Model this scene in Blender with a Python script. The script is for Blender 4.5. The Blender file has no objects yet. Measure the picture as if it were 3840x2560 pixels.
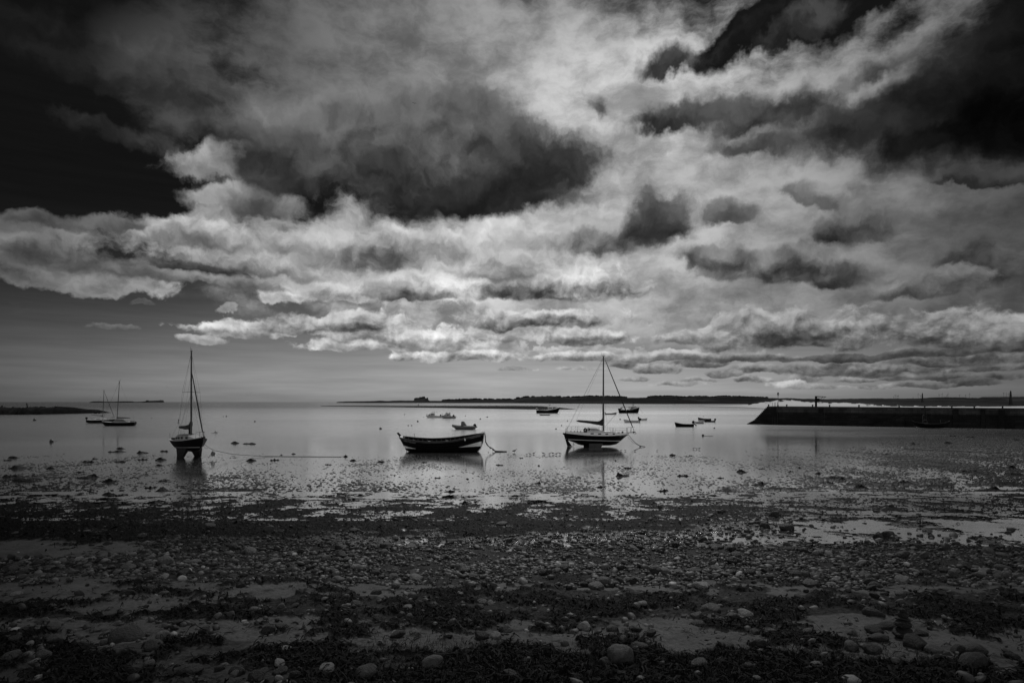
# Low tide in a harbour under broken cloud: monochrome scene, built object by object.
import bpy, math, random
import numpy as np
from mathutils import Vector, Matrix, noise as mnoise
R = math.radians
rng = np.random.default_rng(11)
random.seed(5)
sc = bpy.context.scene
COL = sc.collection
F, CX, HZ, H = 2560.0, 1920.0, 1506.5, 5.0      # focal length and horizon in photo pixels, eye height in metres

cam_d = bpy.data.cameras.new("camera"); cam = bpy.data.objects.new("camera", cam_d); COL.objects.link(cam)
cam_d.sensor_width = 36.0; cam_d.lens = 24.0; cam_d.clip_start = 0.1; cam_d.clip_end = 200000.0
cam.location = (0, 0, H); cam.rotation_euler = (R(90), 0, 0)
cam_d.shift_y = (HZ - 1280.0) / 3840.0
sc.camera = cam
sc.view_settings.view_transform = 'Standard'; sc.view_settings.look = 'None'
sc.view_settings.exposure = 0.0; sc.view_settings.gamma = 1.0; sc.view_settings.use_curve_mapping = False

# ---------------------------------------------------------------- node helper
class S:
    """A socket with arithmetic: every operator adds a Math node."""
    def __init__(s, nt, sock): s.nt, s.k = nt, sock
    def _m(s, op, b=None, c=None, clamp=False):
        n = s.nt.nodes.new('ShaderNodeMath'); n.operation = op; n.use_clamp = clamp
        s.nt.links.new(s.k, n.inputs[0])
        for i, q in ((1, b), (2, c)):
            if q is None: continue
            if isinstance(q, S): s.nt.links.new(q.k, n.inputs[i])
            else: n.inputs[i].default_value = q
        return S(s.nt, n.outputs[0])
    def __add__(s, b): return s._m('ADD', b)
    def __sub__(s, b): return s._m('SUBTRACT', b)
    def __mul__(s, b): return s._m('MULTIPLY', b)
    def __truediv__(s, b): return s._m('DIVIDE', b)
    def pow(s, b): return s._m('POWER', b)
    def max(s, b): return s._m('MAXIMUM', b)
    def min(s, b): return s._m('MINIMUM', b)
    def clamp(s): return s._m('ADD', 0.0, clamp=True)
    def gt(s, b): return s._m('GREATER_THAN', b)
    def lt(s, b): return s._m('LESS_THAN', b)
    def madd(s, b, c): return s._m('MULTIPLY_ADD', b, c)
    def ss(s, a, b, lo=0.0, hi=1.0):
        n = s.nt.nodes.new('ShaderNodeMapRange'); n.interpolation_type = 'SMOOTHSTEP'
        s.nt.links.new(s.k, n.inputs['Value'])
        for nm, q in (('From Min', a), ('From Max', b), ('To Min', lo), ('To Max', hi)):
            if isinstance(q, S): s.nt.links.new(q.k, n.inputs[nm])
            else: n.inputs[nm].default_value = q
        return S(s.nt, n.outputs[0])
    def lin(s, a, b, lo=0.0, hi=1.0):
        r = s.ss(a, b, lo, hi); r.k.node.interpolation_type = 'LINEAR'; return r

def mixf(f, a, b):
    nt = f.nt; n = nt.nodes.new('ShaderNodeMix'); n.data_type = 'FLOAT'
    for nm, q in ((0, f), (2, a), (3, b)):
        if isinstance(q, S): nt.links.new(q.k, n.inputs[nm])
        else: n.inputs[nm].default_value = q
    return S(nt, n.outputs[0])
def xyz(nt, a, b, c=0.0):
    n = nt.nodes.new('ShaderNodeCombineXYZ')
    for i, q in enumerate((a, b, c)):
        if isinstance(q, S): nt.links.new(q.k, n.inputs[i])
        else: n.inputs[i].default_value = q
    return S(nt, n.outputs[0])
def sep(v):
    n = v.nt.nodes.new('ShaderNodeSeparateXYZ'); v.nt.links.new(v.k, n.inputs[0])
    return [S(v.nt, o) for o in n.outputs]
def vmath(op, a, b=None, scale=None):
    nt = a.nt; n = nt.nodes.new('ShaderNodeVectorMath'); n.operation = op
    nt.links.new(a.k, n.inputs[0])
    if isinstance(b, S): nt.links.new(b.k, n.inputs[1])
    elif b is not None: n.inputs[1].default_value = b
    if scale is not None:
        if isinstance(scale, S): nt.links.new(scale.k, n.inputs['Scale'])
        else: n.inputs['Scale'].default_value = scale
    return S(nt, n.outputs['Value'] if op in ('LENGTH', 'DOT_PRODUCT', 'DISTANCE') else n.outputs[0])
def noise(v, scale, detail=2.0, rough=0.5, dims='3D', color=False, lac=2.0, dist=0.0, typ='FBM'):
    nt = v.nt; n = nt.nodes.new('ShaderNodeTexNoise'); n.noise_dimensions = dims
    n.noise_type = typ
    nt.links.new(v.k, n.inputs['Vector'])
    n.inputs['Scale'].default_value = scale; n.inputs['Detail'].default_value = detail
    n.inputs['Roughness'].default_value = rough; n.inputs['Lacunarity'].default_value = lac
    n.inputs['Distortion'].default_value = dist
    return S(nt, n.outputs['Color' if color else 'Fac'])
def voro(v, scale, dims='3D', feature='F1', detail=0.0, rough=0.5, smooth=0.5, out='Distance'):
    nt = v.nt; n = nt.nodes.new('ShaderNodeTexVoronoi'); n.voronoi_dimensions = dims; n.feature = feature
    nt.links.new(v.k, n.inputs['Vector']); n.inputs['Scale'].default_value = scale
    n.inputs['Detail'].default_value = detail; n.inputs['Roughness'].default_value = rough
    if feature == 'SMOOTH_F1': n.inputs['Smoothness'].default_value = smooth
    return S(nt, n.outputs[out])
# ---------------------------------------------------------------- sky and sun
SUN_AZ, SUN_EL = R(8), R(48)                   # ahead of the camera, a little to the right, above the picture
world = bpy.data.worlds.new("World"); sc.world = world; world.use_nodes = True
wt = world.node_tree; wt.nodes.clear()
tc = wt.nodes.new('ShaderNodeTexCoord')
dv = S(wt, tc.outputs['Generated'])
dx, dy, dz = sep(dv)
az = dx._m('ARCTAN2', dy)
el = dz._m('ARCSINE')
v0 = xyz(wt, az, el)
# finer turbulence towards the horizon, where the clouds are farther away
near = el.ss(0.02, 0.34)
def two(v, lo, hi, **k):
    return mixf(near, noise(vmath('MULTIPLY', v, (0.62, 1.12, 1.0)), hi, dims='2D', **k), noise(v, lo, dims='2D', **k))
w1 = vmath('SUBTRACT', noise(v0, 5.0, 3.0, 0.55, dims='2D', color=True), (0.5, 0.5, 0.5))
w2 = vmath('SUBTRACT', noise(v0, 21.0, 4.0, 0.6, dims='2D', color=True), (0.5, 0.5, 0.5))
warp = vmath('ADD', vmath('SCALE', w1, scale=near * 0.030 + 0.010), vmath('SCALE', w2, scale=near * 0.034 + 0.011))
vw = vmath('ADD', v0, warp)

def sky_ae(px, py):
    a = math.atan((px - CX) / F)
    return a, math.atan((HZ - py) / F * math.cos(a))
def blob(v, px, py, rx, ry, rot, amp):
    a, e = sky_ae(px, py)
    k = math.cos(a) ** 2 / F
    m = wt.nodes.new('ShaderNodeMapping'); m.vector_type = 'TEXTURE'
    m.inputs['Location'].default_value = (a, e, 0)
    m.inputs['Rotation'].default_value = (0, 0, R(rot))
    m.inputs['Scale'].default_value = (rx * k, ry * k * math.cos(e), 1)
    wt.links.new(v.k, m.inputs['Vector'])
    g = wt.nodes.new('ShaderNodeTexGradient'); g.gradient_type = 'SPHERICAL'
    wt.links.new(m.outputs[0], g.inputs['Vector'])
    return S(wt, g.outputs['Fac']).ss(0.0, 1.0, 0.0, amp)
def blobs(v, rows, start=None):
    t = start
    for r in rows:
        b = blob(v, *r); t = b if t is None else t + b
    return t

# clear sky: Nishita, seen as a red filter sees it (its red channel, blue goes dark)
sky = wt.nodes.new('ShaderNodeTexSky'); sky.sky_type = 'NISHITA'; sky.sun_disc = False
sky.sun_elevation = SUN_EL; sky.sun_rotation = SUN_AZ; sky.air_density = 1.0; sky.dust_density = 1.2
sr = wt.nodes.new('ShaderNodeSeparateColor'); wt.links.new(sky.outputs[0], sr.inputs[0])
nish = S(wt, sr.outputs[0]) * 0.05
side = blob(v0, 2000, 1500, 2700, 3200, 0, 1.0)          # haze is thickest out to sea, thinner at the sides
lowair = el.ss(0.0, 0.30, 1.0, 0.0)
clear = nish.pow(1.2) * (lowair.pow(1.7) * 0.95 + 0.012) * (side * 0.85 + 0.10)
streak = noise(vmath('MULTIPLY', v0, (3.0, 40.0, 1.0)), 2.2, 4.0, 0.55, dims='2D')
clear = (clear + 0.0055) * blob(v0, 300, 1500, 1600, 500, 0, 1.0).lin(0, 1, 1.0, 1.35) * 1.06 * (streak * 0.5 + 0.75)

# illumination of the cloud field: strongest round the hidden sun, weak towards the sides
lum = blobs(v0, [(2350, 250, 1900, 1300, 0, 0.38), (250, 250, 1500, 900, 0, -0.075), (2500, 720, 1500, 700, 0, 0.16), (1500, 980, 1500, 500, 0, 0.26),
                 (1900, 1210, 2400, 600, 0, 0.32), (2350, 330, 800, 330, 0, 0.22), (750, 900, 900, 350, 0, 0.10), (650, 330, 800, 450, 0, 0.10), (2550, 660, 700, 250, 0, 0.0)]) + 0.035
lum = lum.max(0.008)

# high veil
nv = noise(vmath('ADD', vmath('MULTIPLY', v0, (1.0, 1.8, 1.0)), vmath('SCALE', w2, scale=0.03)), 9.0, 10.0, 0.62, dims='2D')
veil = blobs(vw, [(1900, 200, 1500, 600, -6, 1.25), (2600, 700, 1700, 560, 4, 1.35), (1400, 330, 900, 300, 12, 0.9),
                  (2700, 1080, 1700, 420, 0, 1.0), (1500, 1050, 1100, 330, 0, 0.8), (450, 90, 1300, 420, -8, 0.75), (650, 330, 700, 260, -8, 0.55),
                  (3600, 900, 1000, 560, 0, 1.0), (3250, 250, 900, 260, 22, 0.75), (1250, 90, 700, 260, 0, 0.55),
                  (3120, 10, 760, 120, 12, -1.35), (2800, 120, 300, 80, 20, -0.35), (3330, 130, 260, 80, 24, -0.5), (3500, 1440, 900, 130, 0, -0.5),
                  (900, 430, 500, 90, -12, -0.6), (200, 640, 850, 330, 0, -0.85), (950, 290, 300, 70, -10, -0.45), (250, 330, 260, 130, 0, -0.5)])
va = (veil * 1.25 + (nv - 0.5) * 1.9 - 0.20).ss(0.0, 1.05)

# two kinds of low cloud: puffs lit through and from above, and thick dark bodies with soft edges
na = two(vw, 6.0, 21.0, detail=10.0, rough=0.615)
PUFF = [
 (1050, 640, 640, 300, 10, 0.42), (820, 640, 380, 170, 14, 0.40), (820, 790, 330, 120, 10, 0.42), (1400, 420, 800, 200, 8, 0.4),
 (560, 890, 900, 180, 0, 0.52), (80, 840, 420, 130, -4, 0.48), (150, 990, 620, 150, -6, 0.52), (420, 1060, 760, 120, -3, 0.45), (1000, 930, 700, 190, -6, 0.5),
 (1500, 960, 900, 260, 0, 0.7), (2050, 1050, 620, 170, 0, 0.5), (2100, 900, 500, 180, 0, 0.5),
 (950, 1250, 380, 60, 0, 0.40), (1350, 1230, 420, 90, 0, 0.45), (1750, 1250, 620, 120, 0, 0.50), (2150, 1230, 520, 110, 0, 0.45),
 (1850, 1325, 600, 50, 0, 0.40), (2300, 1320, 500, 50, 0, 0.35), (2950, 1230, 700, 150, 0, 0.6), (3550, 1240, 600, 170, 0, 0.6), (3300, 1370, 700, 60, 0, 0.40), (3600, 1350, 500, 90, 0, 0.45),
 (3250, 1440, 400, 40, 0, 0.25),
 (3050, 400, 900, 200, 10, 0.4), (3050, 110, 360, 110, 14, 0.55),
 (650, 300, 640, 240, -8, 0.50), (310, 480, 320, 90, -10, 0.46), (600, 540, 260, 130, 0, 0.45), (430, 1228, 260, 50, 0, 0.30), (650, 1230, 160, 40, 0, 0.25), (840, 1160, 200, 60, 20, 0.3),
 (300, 700, 800, 240, 0, -0.5), (3150, 40, 800, 120, 14, -0.5), (200, 1270, 700, 140, 0, -0.35), (1300, 1405, 1900, 60, 0, -0.5),
]
pb = blobs(vw, PUFF)
cell = mixf(near, voro(vw, 34.0, dims='2D', detail=3.0, rough=0.55), voro(vw, 10.0, dims='2D', detail=3.0, rough=0.55))
vup = vmath('ADD', vw, xyz(wt, -0.004, near * 0.020 + 0.005))
cup = mixf(near, voro(vup, 34.0, dims='2D', detail=3.0, rough=0.55), voro(vup, 10.0, dims='2D', detail=3.0, rough=0.55))
nup = two(vup, 6.0, 21.0, detail=6.0, rough=0.58)
relief = (cup - cell) * (near * 0.20 + 0.16) + (na - nup) * 1.5
vcol = lum * nv.ss(0.26, 0.72, 0.42, 1.05)
P = pb + (na - 0.5) * 1.35 - (cell - 0.45) * 0.30 - 0.17
pa = P.ss(0.0, near * 0.40 + 0.10)
pcol = lum * (P.ss(0.0, 0.60, 1.15, 0.72) + relief * 2.0).max(0.14)

# single clouds, far ones first: centre, half size, turn, brightness of crown and of base, edge softness, raggedness
ragged = na - 0.5
inner = noise(vmath('ADD', vw, (3.1, 1.7, 0.0)), 9.0, 6.0, 0.6, dims='2D') - 0.5
tex = relief * (near * -0.6 + 1.9) + inner * 0.35
def lin_(c): return ((c / 255.0 + 0.055) / 1.055) ** 2.4 if c > 10 else c / 255.0 / 12.92
vu, vv, _vz = sep(vw)
# one cloud as a node group, used once per cloud
cg = bpy.data.node_groups.new('single_cloud', 'ShaderNodeTree')
CIN = ['back', 'u', 'w', 'ragged', 'inner', 'tex', 'pa', 'pb', 'pc', 'qa', 'qb', 'qc', 'flat', 'amp', 'soft', 'base', 'span']
for n_ in CIN: cg.interface.new_socket(n_, in_out='INPUT', socket_type='NodeSocketFloat')
cg.interface.new_socket('out', in_out='OUTPUT', socket_type='NodeSocketFloat')
gi = cg.nodes.new('NodeGroupInput'); go = cg.nodes.new('NodeGroupOutput')
G = {n_: S(cg, gi.outputs[n_]) for n_ in CIN}
G['u'] = G['back'].madd(1e-7, G['u']); G['w'] = G['back'].madd(1e-7, G['w'])      # evaluated one cloud after another
p_ = G['u'].madd(G['pa'], G['w'].madd(G['pb'], G['pc'])); q_ = G['u'].madd(G['qa'], G['w'].madd(G['qb'], G['qc']))
qq = q_.max(q_ * G['flat'])                                                # flatter below than above
D = G['ragged'].madd(G['amp'], 0.86) - (p_ * p_ + qq * qq)._m('SQRT')
al = D.ss(0.0, G['soft'])
t_ = (q_ * 0.75 + G['inner'] * 0.9 + G['tex'] * 0.5 - D * 0.35 + 0.52).ss(-0.05, 0.95)
col = t_.madd(G['span'], G['base']) * G['tex'].madd(0.9, 1.0).max(0.45)
res = (col - G['back']).madd(al, G['back'])
cg.links.new(res.k, go.inputs[0])
def cloud(back, px, py, rx, ry, rot, top, base, soft=0.35, amp=1.5, flat=-1.7):
    a, e = sky_ae(px, py); k = math.cos(a) ** 2 / F; sx, sy = rx * k, ry * k * math.cos(e); c, s_ = math.cos(R(rot)), math.sin(R(rot))
    g = wt.nodes.new('ShaderNodeGroup'); g.node_tree = cg
    for n_, v_ in (('back', back), ('u', vu), ('w', vv), ('ragged', ragged), ('inner', inner), ('tex', tex)): wt.links.new(v_.k, g.inputs[n_])
    for n_, v_ in (('pa', c / sx), ('pb', s_ / sx), ('pc', -(a * c + e * s_) / sx), ('qa', -s_ / sy), ('qb', c / sy), ('qc', -(-a * s_ + e * c) / sy), ('flat', flat), ('amp', amp), ('soft', soft), ('base', lin_(base)), ('span', lin_(top) - lin_(base))): g.inputs[n_].default_value = v_
    return S(wt, g.outputs[0])
CLOUDS = [
 (2380, 1420, 70, 14, 0, 165, 130), (2620, 1424, 90, 18, 0, 170, 125), (2830, 1425, 100, 22, 0, 165, 105), (3010, 1418, 90, 24, 0, 150, 90), (3200, 1424, 110, 22, 0, 150, 90), (3390, 1420, 100, 22, 0, 140, 85), (3560, 1416, 120, 26, 0, 115, 70), (3760, 1420, 120, 28, 0, 100, 60),
 (2350, 1368, 120, 24, 0, 165, 110), (2620, 1366, 130, 26, 0, 160, 95), (2860, 1385, 150, 28, 0, 150, 85), (3450, 1385, 200, 34, 0, 130, 70), (3760, 1378, 160, 38, 0, 110, 58), (1950, 1385, 90, 14, 0, 160, 140), (2180, 1388, 110, 14, 0, 165, 135),
 (2480, 1386, 110, 30, 0, 165, 115), (2700, 1402, 85, 26, 0, 140, 95), (2560, 1438, 170, 16, 0, 165, 140), (2940, 1440, 80, 20, 0, 175, 140), (3110, 1448, 120, 18, 0, 160, 130), (3280, 1450, 110, 16, 0, 140, 110), (3650, 1438, 150, 28, 0, 95, 65), (3480, 1446, 110, 16, 0, 110, 85),
 (1743, 1340, 320, 34, 0, 170, 105), (2114, 1346, 260, 30, 0, 165, 100), (1330, 1300, 240, 34, 0, 165, 120), (2480, 1340, 240, 26, 0, 150, 100),
 (3170, 1388, 350, 56, -2, 130, 72), (3640, 1345, 380, 66, 0, 120, 58), (2850, 1345, 260, 26, 0, 140, 85),
 (1600, 1284, 280, 66, 0, 180, 105), (2170, 1265, 290, 56, 0, 165, 75), (3290, 1335, 620, 26, 1, 90, 60), (3570, 1245, 380, 135, 0, 145, 62), (3030, 1250, 580, 122, 0, 152, 64), (2600, 1270, 200, 50, 0, 150, 100),
 (915, 1243, 220, 52, 0, 170, 115), (1430, 1257, 200, 66, 0, 165, 95), (1100, 1222, 150, 62, 0, 150, 62), (1320, 1222, 170, 56, 0, 150, 60), (2000, 1205, 370, 60, 0, 160, 62), (760, 1278, 120, 26, 0, 150, 120),
 (1071, 1112, 130, 56, 0, 175, 130), (1290, 1115, 150, 54, 0, 160, 70), (1530, 1105, 200, 50, 0, 130, 55), (2030, 1085, 380, 76, 0, 180, 50), (850, 1150, 60, 30, 20, 110, 90), (430, 1228, 120, 24, 0, 95, 80), (520, 1140, 60, 20, 0, 85, 75),
 (771, 1057, 380, 44, -3, 120, 85), (943, 1000, 430, 66, -4, 165, 95), (686, 998, 290, 26, -2, 80, 55), (229, 975, 400, 84, -6, 110, 75), (714, 890, 360, 96, 0, 180, 105), (171, 832, 220, 56, -4, 90, 60), (430, 845, 170, 50, 6, 105, 80),
 (1600, 943, 260, 90, 0, 180, 115), (1400, 975, 290, 100, 0, 165, 72), (1900, 1010, 260, 80, 0, 170, 95), (1150, 940, 200, 60, 0, 165, 110),
 (2914, 1030, 400, 86, -5, 125, 52), (2690, 990, 220, 70, -10, 120, 62), (3143, 1062, 150, 50, 0, 95, 48), (2230, 905, 350, 110, 0, 150, 52), (2457, 855, 150, 128, -15, 85, 48), (3243, 882, 210, 96, 6, 110, 45), (2714, 829, 110, 70, 0, 120, 80), (3071, 743, 150, 72, -25, 130, 90), (3686, 1010, 240, 170, 0, 85, 42), (3686, 688, 160, 52, -15, 80, 38), (3480, 1080, 240, 90, 0, 110, 70),
 (790, 640, 240, 110, 12, 165, 120), (780, 740, 190, 66, 8, 165, 115), (1000, 780, 200, 80, 0, 130, 80),
 (1380, 430, 520, 150, 6, 132, 96, 0.6, 0.7), (1590, 610, 690, 270, -3, 96, 40, 0.30, 0.9), (1080, 640, 240, 190, 0, 76, 46, 0.4, 0.9), (1850, 770, 480, 95, 4, 48, 32, 0.5, 0.7), (1480, 590, 250, 100, 0, 92, 60, 0.6, 1.3), (2080, 640, 300, 190, 12, 62, 38, 0.5, 0.9),
 (657, 371, 330, 140, -8, 72, 50, 0.9), (286, 471, 150, 44, -10, 46, 32, 0.9), (590, 525, 110, 60, -20, 66, 45, 0.9), (800, 500, 220, 60, -10, 60, 35, 0.9), (250, 250, 300, 100, -12, 34, 24, 1.0), (150, 120, 300, 100, -10, 30, 20, 1.0),
 (3000, 114, 200, 70, 14, 75, 35, 0.6), (2780, 150, 150, 50, 20, 60, 25, 0.8), (2514, 240, 190, 72, 4, 70, 40, 0.5, 1.1), (2243, 385, 80, 76, 0, 150, 55, 0.5), (3286, 250, 320, 96, 20, 95, 55, 0.6), (2571, 435, 280, 86, 0, 80, 40, 0.5, 1.1), (2914, 430, 320, 130, 4, 75, 34, 0.5, 1.1), (2857, 535, 220, 76, 0, 85, 45, 0.6),
 (3250, 440, 470, 170, 10, 62, 30, 0.6, 1.1, -1.2), (3480, 360, 440, 260, 16, 40, 14, 0.6, 0.8, -1.0), (3500, 520, 400, 140, -6, 42, 22, 0.6, 1.0, -1.0), (3800, 380, 460, 380, 10, 16, 2, 0.7, 0.6, -1.0),
]
front = mixf(pa, mixf(va, clear, vcol), pcol)
for c_ in CLOUDS:
    c_ = list(c_) + [0.35, 1.5, -1.7][len(c_) - 7:]
    g_ = 1.32 if c_[1] < 1100 else 1.15
    c_[2] *= g_; c_[3] *= g_
    if c_[7] == 0.35: c_[7] = 0.42 if c_[1] < 1070 else 0.26
    if 850 < c_[1] < 1360:
        b_ = 1.0 + (0.15 if c_[1] < 1070 else 0.26) * math.exp(-((c_[0] - 1600) / 1000.0) ** 2); c_[5] = min(214, c_[5] * b_); c_[6] *= b_
    front = cloud(front, *c_)
# behind and above the camera: plain broken overcast
no = noise(dv, 3.0, 6.0, 0.55)
over = no.ss(0.3, 0.7, 0.7, 1.3) * el.ss(0.02, 0.9, 0.55, 0.07)
away = dy.ss(0.25, -0.25).max(el.ss(0.60, 0.95))
tot = mixf(away, front, over)
tot = mixf(el.ss(-0.02, 0.0), 0.05, tot)
bg = wt.nodes.new('ShaderNodeBackground'); wo = wt.nodes.new('ShaderNodeOutputWorld')
wt.links.new(tot.k, bg.inputs['Color']); bg.inputs['Strength'].default_value = 1.0
wt.links.new(bg.outputs[0], wo.inputs[0])
world.cycles.sampling_method = 'NONE'
sc.cycles.max_bounces = 4; sc.cycles.diffuse_bounces = 2; sc.cycles.glossy_bounces = 3

sun_d = bpy.data.lights.new("sun", 'SUN'); sun_d.energy = 2.0; sun_d.angle = R(1.0); sun_d.color = (1, 1, 1)
sun = bpy.data.objects.new("sun", sun_d); COL.objects.link(sun)
sd = Vector((math.sin(SUN_AZ) * math.cos(SUN_EL), math.cos(SUN_AZ) * math.cos(SUN_EL), math.sin(SUN_EL)))
sun.rotation_euler = (-sd).to_track_quat('-Z', 'Y').to_euler(); sun.location = sd * 100

# ---------------------------------------------------------------- added cloud out of view: its gap is shaped to shade both beach ends
SHADE_CLOUD_H = 700.0
cen = Vector((1.5, 24, 0)) + sd * (SHADE_CLOUD_H / sd.z)
nr, na_ = 26, 96; CV = []; hole = lambda a: 8.2 + 17.0 * max(0.0, math.sin(a)) ** 1.5 + 1.5 * math.sin(3 * a + 1)
for side_ in (1, -1):
    for i in range(nr):
        t = i / (nr - 1)
        for j in range(na_):
            a = R(150) + R(240) * j / (na_ - 1); r = hole(a) * (1 + .16 * mnoise.noise(Vector((math.cos(a) * 2, math.sin(a) * 2, 1)))) + t * 150
            th = 26 * math.sqrt(max(0, min(1, t * 6))) * (1 - t ** 6) * min(1, 8 * j / na_, 8 * (na_ - 1 - j) / na_) * (1 + .5 * mnoise.noise(Vector((r * math.cos(a) * .03, r * math.sin(a) * .03, side_ * 4))))
            CV.append((cen.x + r * math.cos(a), cen.y + r * math.sin(a) * 1.25 - 6, SHADE_CLOUD_H + side_ * th * (1 if side_ > 0 else .35)))
cf = []
for b0_ in (0, nr * na_):
    for i in range(nr - 1):
        for j in range(na_ - 1): cf.append((b0_ + i * na_ + j, b0_ + i * na_ + j + 1, b0_ + (i + 1) * na_ + j + 1, b0_ + (i + 1) * na_ + j))
me = bpy.data.meshes.new('cloud'); me.from_pydata(CV, [], cf); me.polygons.foreach_set('use_smooth', [True] * len(me.polygons))
cmat = bpy.data.materials.new('shade_cloud_white'); cmat.use_nodes = True; cmat.node_tree.nodes['Principled BSDF'].inputs['Base Color'].default_value = (.85, .85, .85, 1); cmat.node_tree.nodes['Principled BSDF'].inputs['Roughness'].default_value = 1; me.materials.append(cmat)
o = bpy.data.objects.new('cloud', me); COL.objects.link(o); o['kind'] = 'stuff'; o['label'] = 'added cloud above the view, shaped to shade both ends of the beach'; o['category'] = 'cloud'  # unseen, added only to block the sun left and right of mid-beach
# ---------------------------------------------------------------- mesh helpers
def new_mat(name, col=0.1, rough=0.6, var=0.25, scale=6.0, bump=0.0, bscale=30.0, metal=0.0, spec=0.5, coords='Object'):
    m = bpy.data.materials.new(name); m.use_nodes = True
    nt = m.node_tree; b = nt.nodes['Principled BSDF']
    t = nt.nodes.new('ShaderNodeTexCoord'); v = S(nt, t.outputs[coords])
    n = noise(v, scale, 5.0, 0.6)
    c = n.lin(0.25, 0.75, col * (1 - var), col * (1 + var))
    nt.links.new(c.k, b.inputs['Base Color'])
    r = noise(v, scale * 2.7, 3.0).lin(0.3, 0.7, max(0.02, rough - 0.1), min(1, rough + 0.1))
    nt.links.new(r.k, b.inputs['Roughness'])
    b.inputs['Metallic'].default_value = metal; b.inputs['Specular IOR Level'].default_value = spec
    if bump:
        bn = nt.nodes.new('ShaderNodeBump'); bn.inputs['Strength'].default_value = 1.0; bn.inputs['Distance'].default_value = bump
        nt.links.new(noise(v, bscale, 5.0, 0.6).k, bn.inputs['Height']); nt.links.new(bn.outputs[0], b.inputs['Normal'])
    return m

class MB:
    """Collects geometry; build() links it as ONE mesh object."""
    def __init__(s): s.v = []; s.f = []; s.m = []
    def add(s, v, f, mi=0):
        o = len(s.v); s.v.extend(tuple(p) for p in v); s.f.extend(tuple(i + o for i in q) for q in f); s.m.extend([mi] * len(f)); return s
    def box(s, c, d, rot=None, mi=0, taper=1.0):
        hx, hy, hz = d[0] / 2, d[1] / 2, d[2] / 2
        P = [Vector((x * hx * (taper if z > 0 else 1), y * hy * (taper if z > 0 else 1), z * hz)) for z in (-1, 1) for y in (-1, 1) for x in (-1, 1)]
        if rot is not None: P = [rot @ p for p in P]
        P = [p + Vector(c) for p in P]
        return s.add(P, [(0, 2, 3, 1), (4, 5, 7, 6), (0, 1, 5, 4), (2, 6, 7, 3), (1, 3, 7, 5), (0, 4, 6, 2)], mi)
    def tube(s, pts, r, n=6, mi=0):
        pts = [Vector(p) for p in pts]; k = len(pts)
        rs = list(r) if hasattr(r, '__len__') else [r] * k
        V, Fc = [], []
        for i, p in enumerate(pts):
            t = (pts[min(i + 1, k - 1)] - pts[max(i - 1, 0)])
            t = t.normalized() if t.length > 1e-9 else Vector((0, 0, 1))
            a = t.orthogonal().normalized() if abs(t.z) > 0.99 else t.cross(Vector((0, 0, 1))).normalized()
            b = t.cross(a)
            for j in range(n):
                th = 2 * math.pi * j / n
                V.append(p + (a * math.cos(th) + b * math.sin(th)) * rs[i])
        for i in range(k - 1):
            for j in range(n):
                j2 = (j + 1) % n
                Fc.append((i * n + j, i * n + j2, (i + 1) * n + j2, (i + 1) * n + j))
        Fc.append(tuple(range(n - 1, -1, -1))); Fc.append(tuple((k - 1) * n + j for j in range(n)))
        return s.add(V, Fc, mi)
    def loft(s, rings, cap=True, mi=0, closed=True):
        n = len(rings[0]); V = [p for r in rings for p in r]; Fc = []
        for i in range(len(rings) - 1):
            for j in range(n if closed else n - 1):
                j2 = (j + 1) % n
                Fc.append((i * n + j, i * n + j2, (i + 1) * n + j2, (i + 1) * n + j))
        if cap:
            Fc.append(tuple(range(n - 1, -1, -1))); Fc.append(tuple((len(rings) - 1) * n + j for j in range(n)))
        return s.add(V, Fc, mi)
    def lathe(s, prof, c=(0, 0, 0), n=16, mi=0):
        rings = [[(c[0] + r * math.cos(2 * math.pi * j / n), c[1] + r * math.sin(2 * math.pi * j / n), c[2] + z) for j in range(n)] for r, z in prof]
        return s.loft(rings, True, mi)
    def ball(s, c, r, n=12, mi=0, rot=None):
        rx, ry, rz = r if hasattr(r, '__len__') else (r, r, r)
        rings = []
        for i in range(1, n // 2 + 1):
            a = math.pi * (i - 0.5) / (n // 2) - math.pi / 2
            rg = [Vector((rx * math.cos(a) * math.cos(2 * math.pi * j / n), ry * math.cos(a) * math.sin(2 * math.pi * j / n), rz * math.sin(a))) for j in range(n)]
            if rot is not None: rg = [rot @ p for p in rg]
            rings.append([p + Vector(c) for p in rg])
        return s.loft(rings, True, mi)
    def prism(s, poly, y0, y1, mi=0):
        """polygon in x,z extruded along y"""
        n = len(poly); V = [(x, y0, z) for x, z in poly] + [(x, y1, z) for x, z in poly]
        Fc = [tuple(range(n)), tuple(range(2 * n - 1, n - 1, -1))] + [(i, i + n, (i + 1) % n + n, (i + 1) % n) for i in range(n)]
        return s.add(V, Fc, mi)
    def build(s, name, mats, parent=None, smooth=False, recalc=True):
        me = bpy.data.meshes.new(name); me.from_pydata(s.v, [], s.f)
        for m in (mats if isinstance(mats, (list, tuple)) else [mats]): me.materials.append(m)
        if any(s.m): me.polygons.foreach_set('material_index', s.m)
        if recalc:
            import bmesh
            bm = bmesh.new(); bm.from_mesh(me); bmesh.ops.recalc_face_normals(bm, faces=bm.faces); bm.to_mesh(me); bm.free()
        if smooth:
            me.polygons.foreach_set('use_smooth', [True] * len(me.polygons))
            me.set_sharp_from_angle(angle=R(38))
        o = bpy.data.objects.new(name, me); COL.objects.link(o)
        if parent is not None: o.parent = parent
        return o

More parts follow.
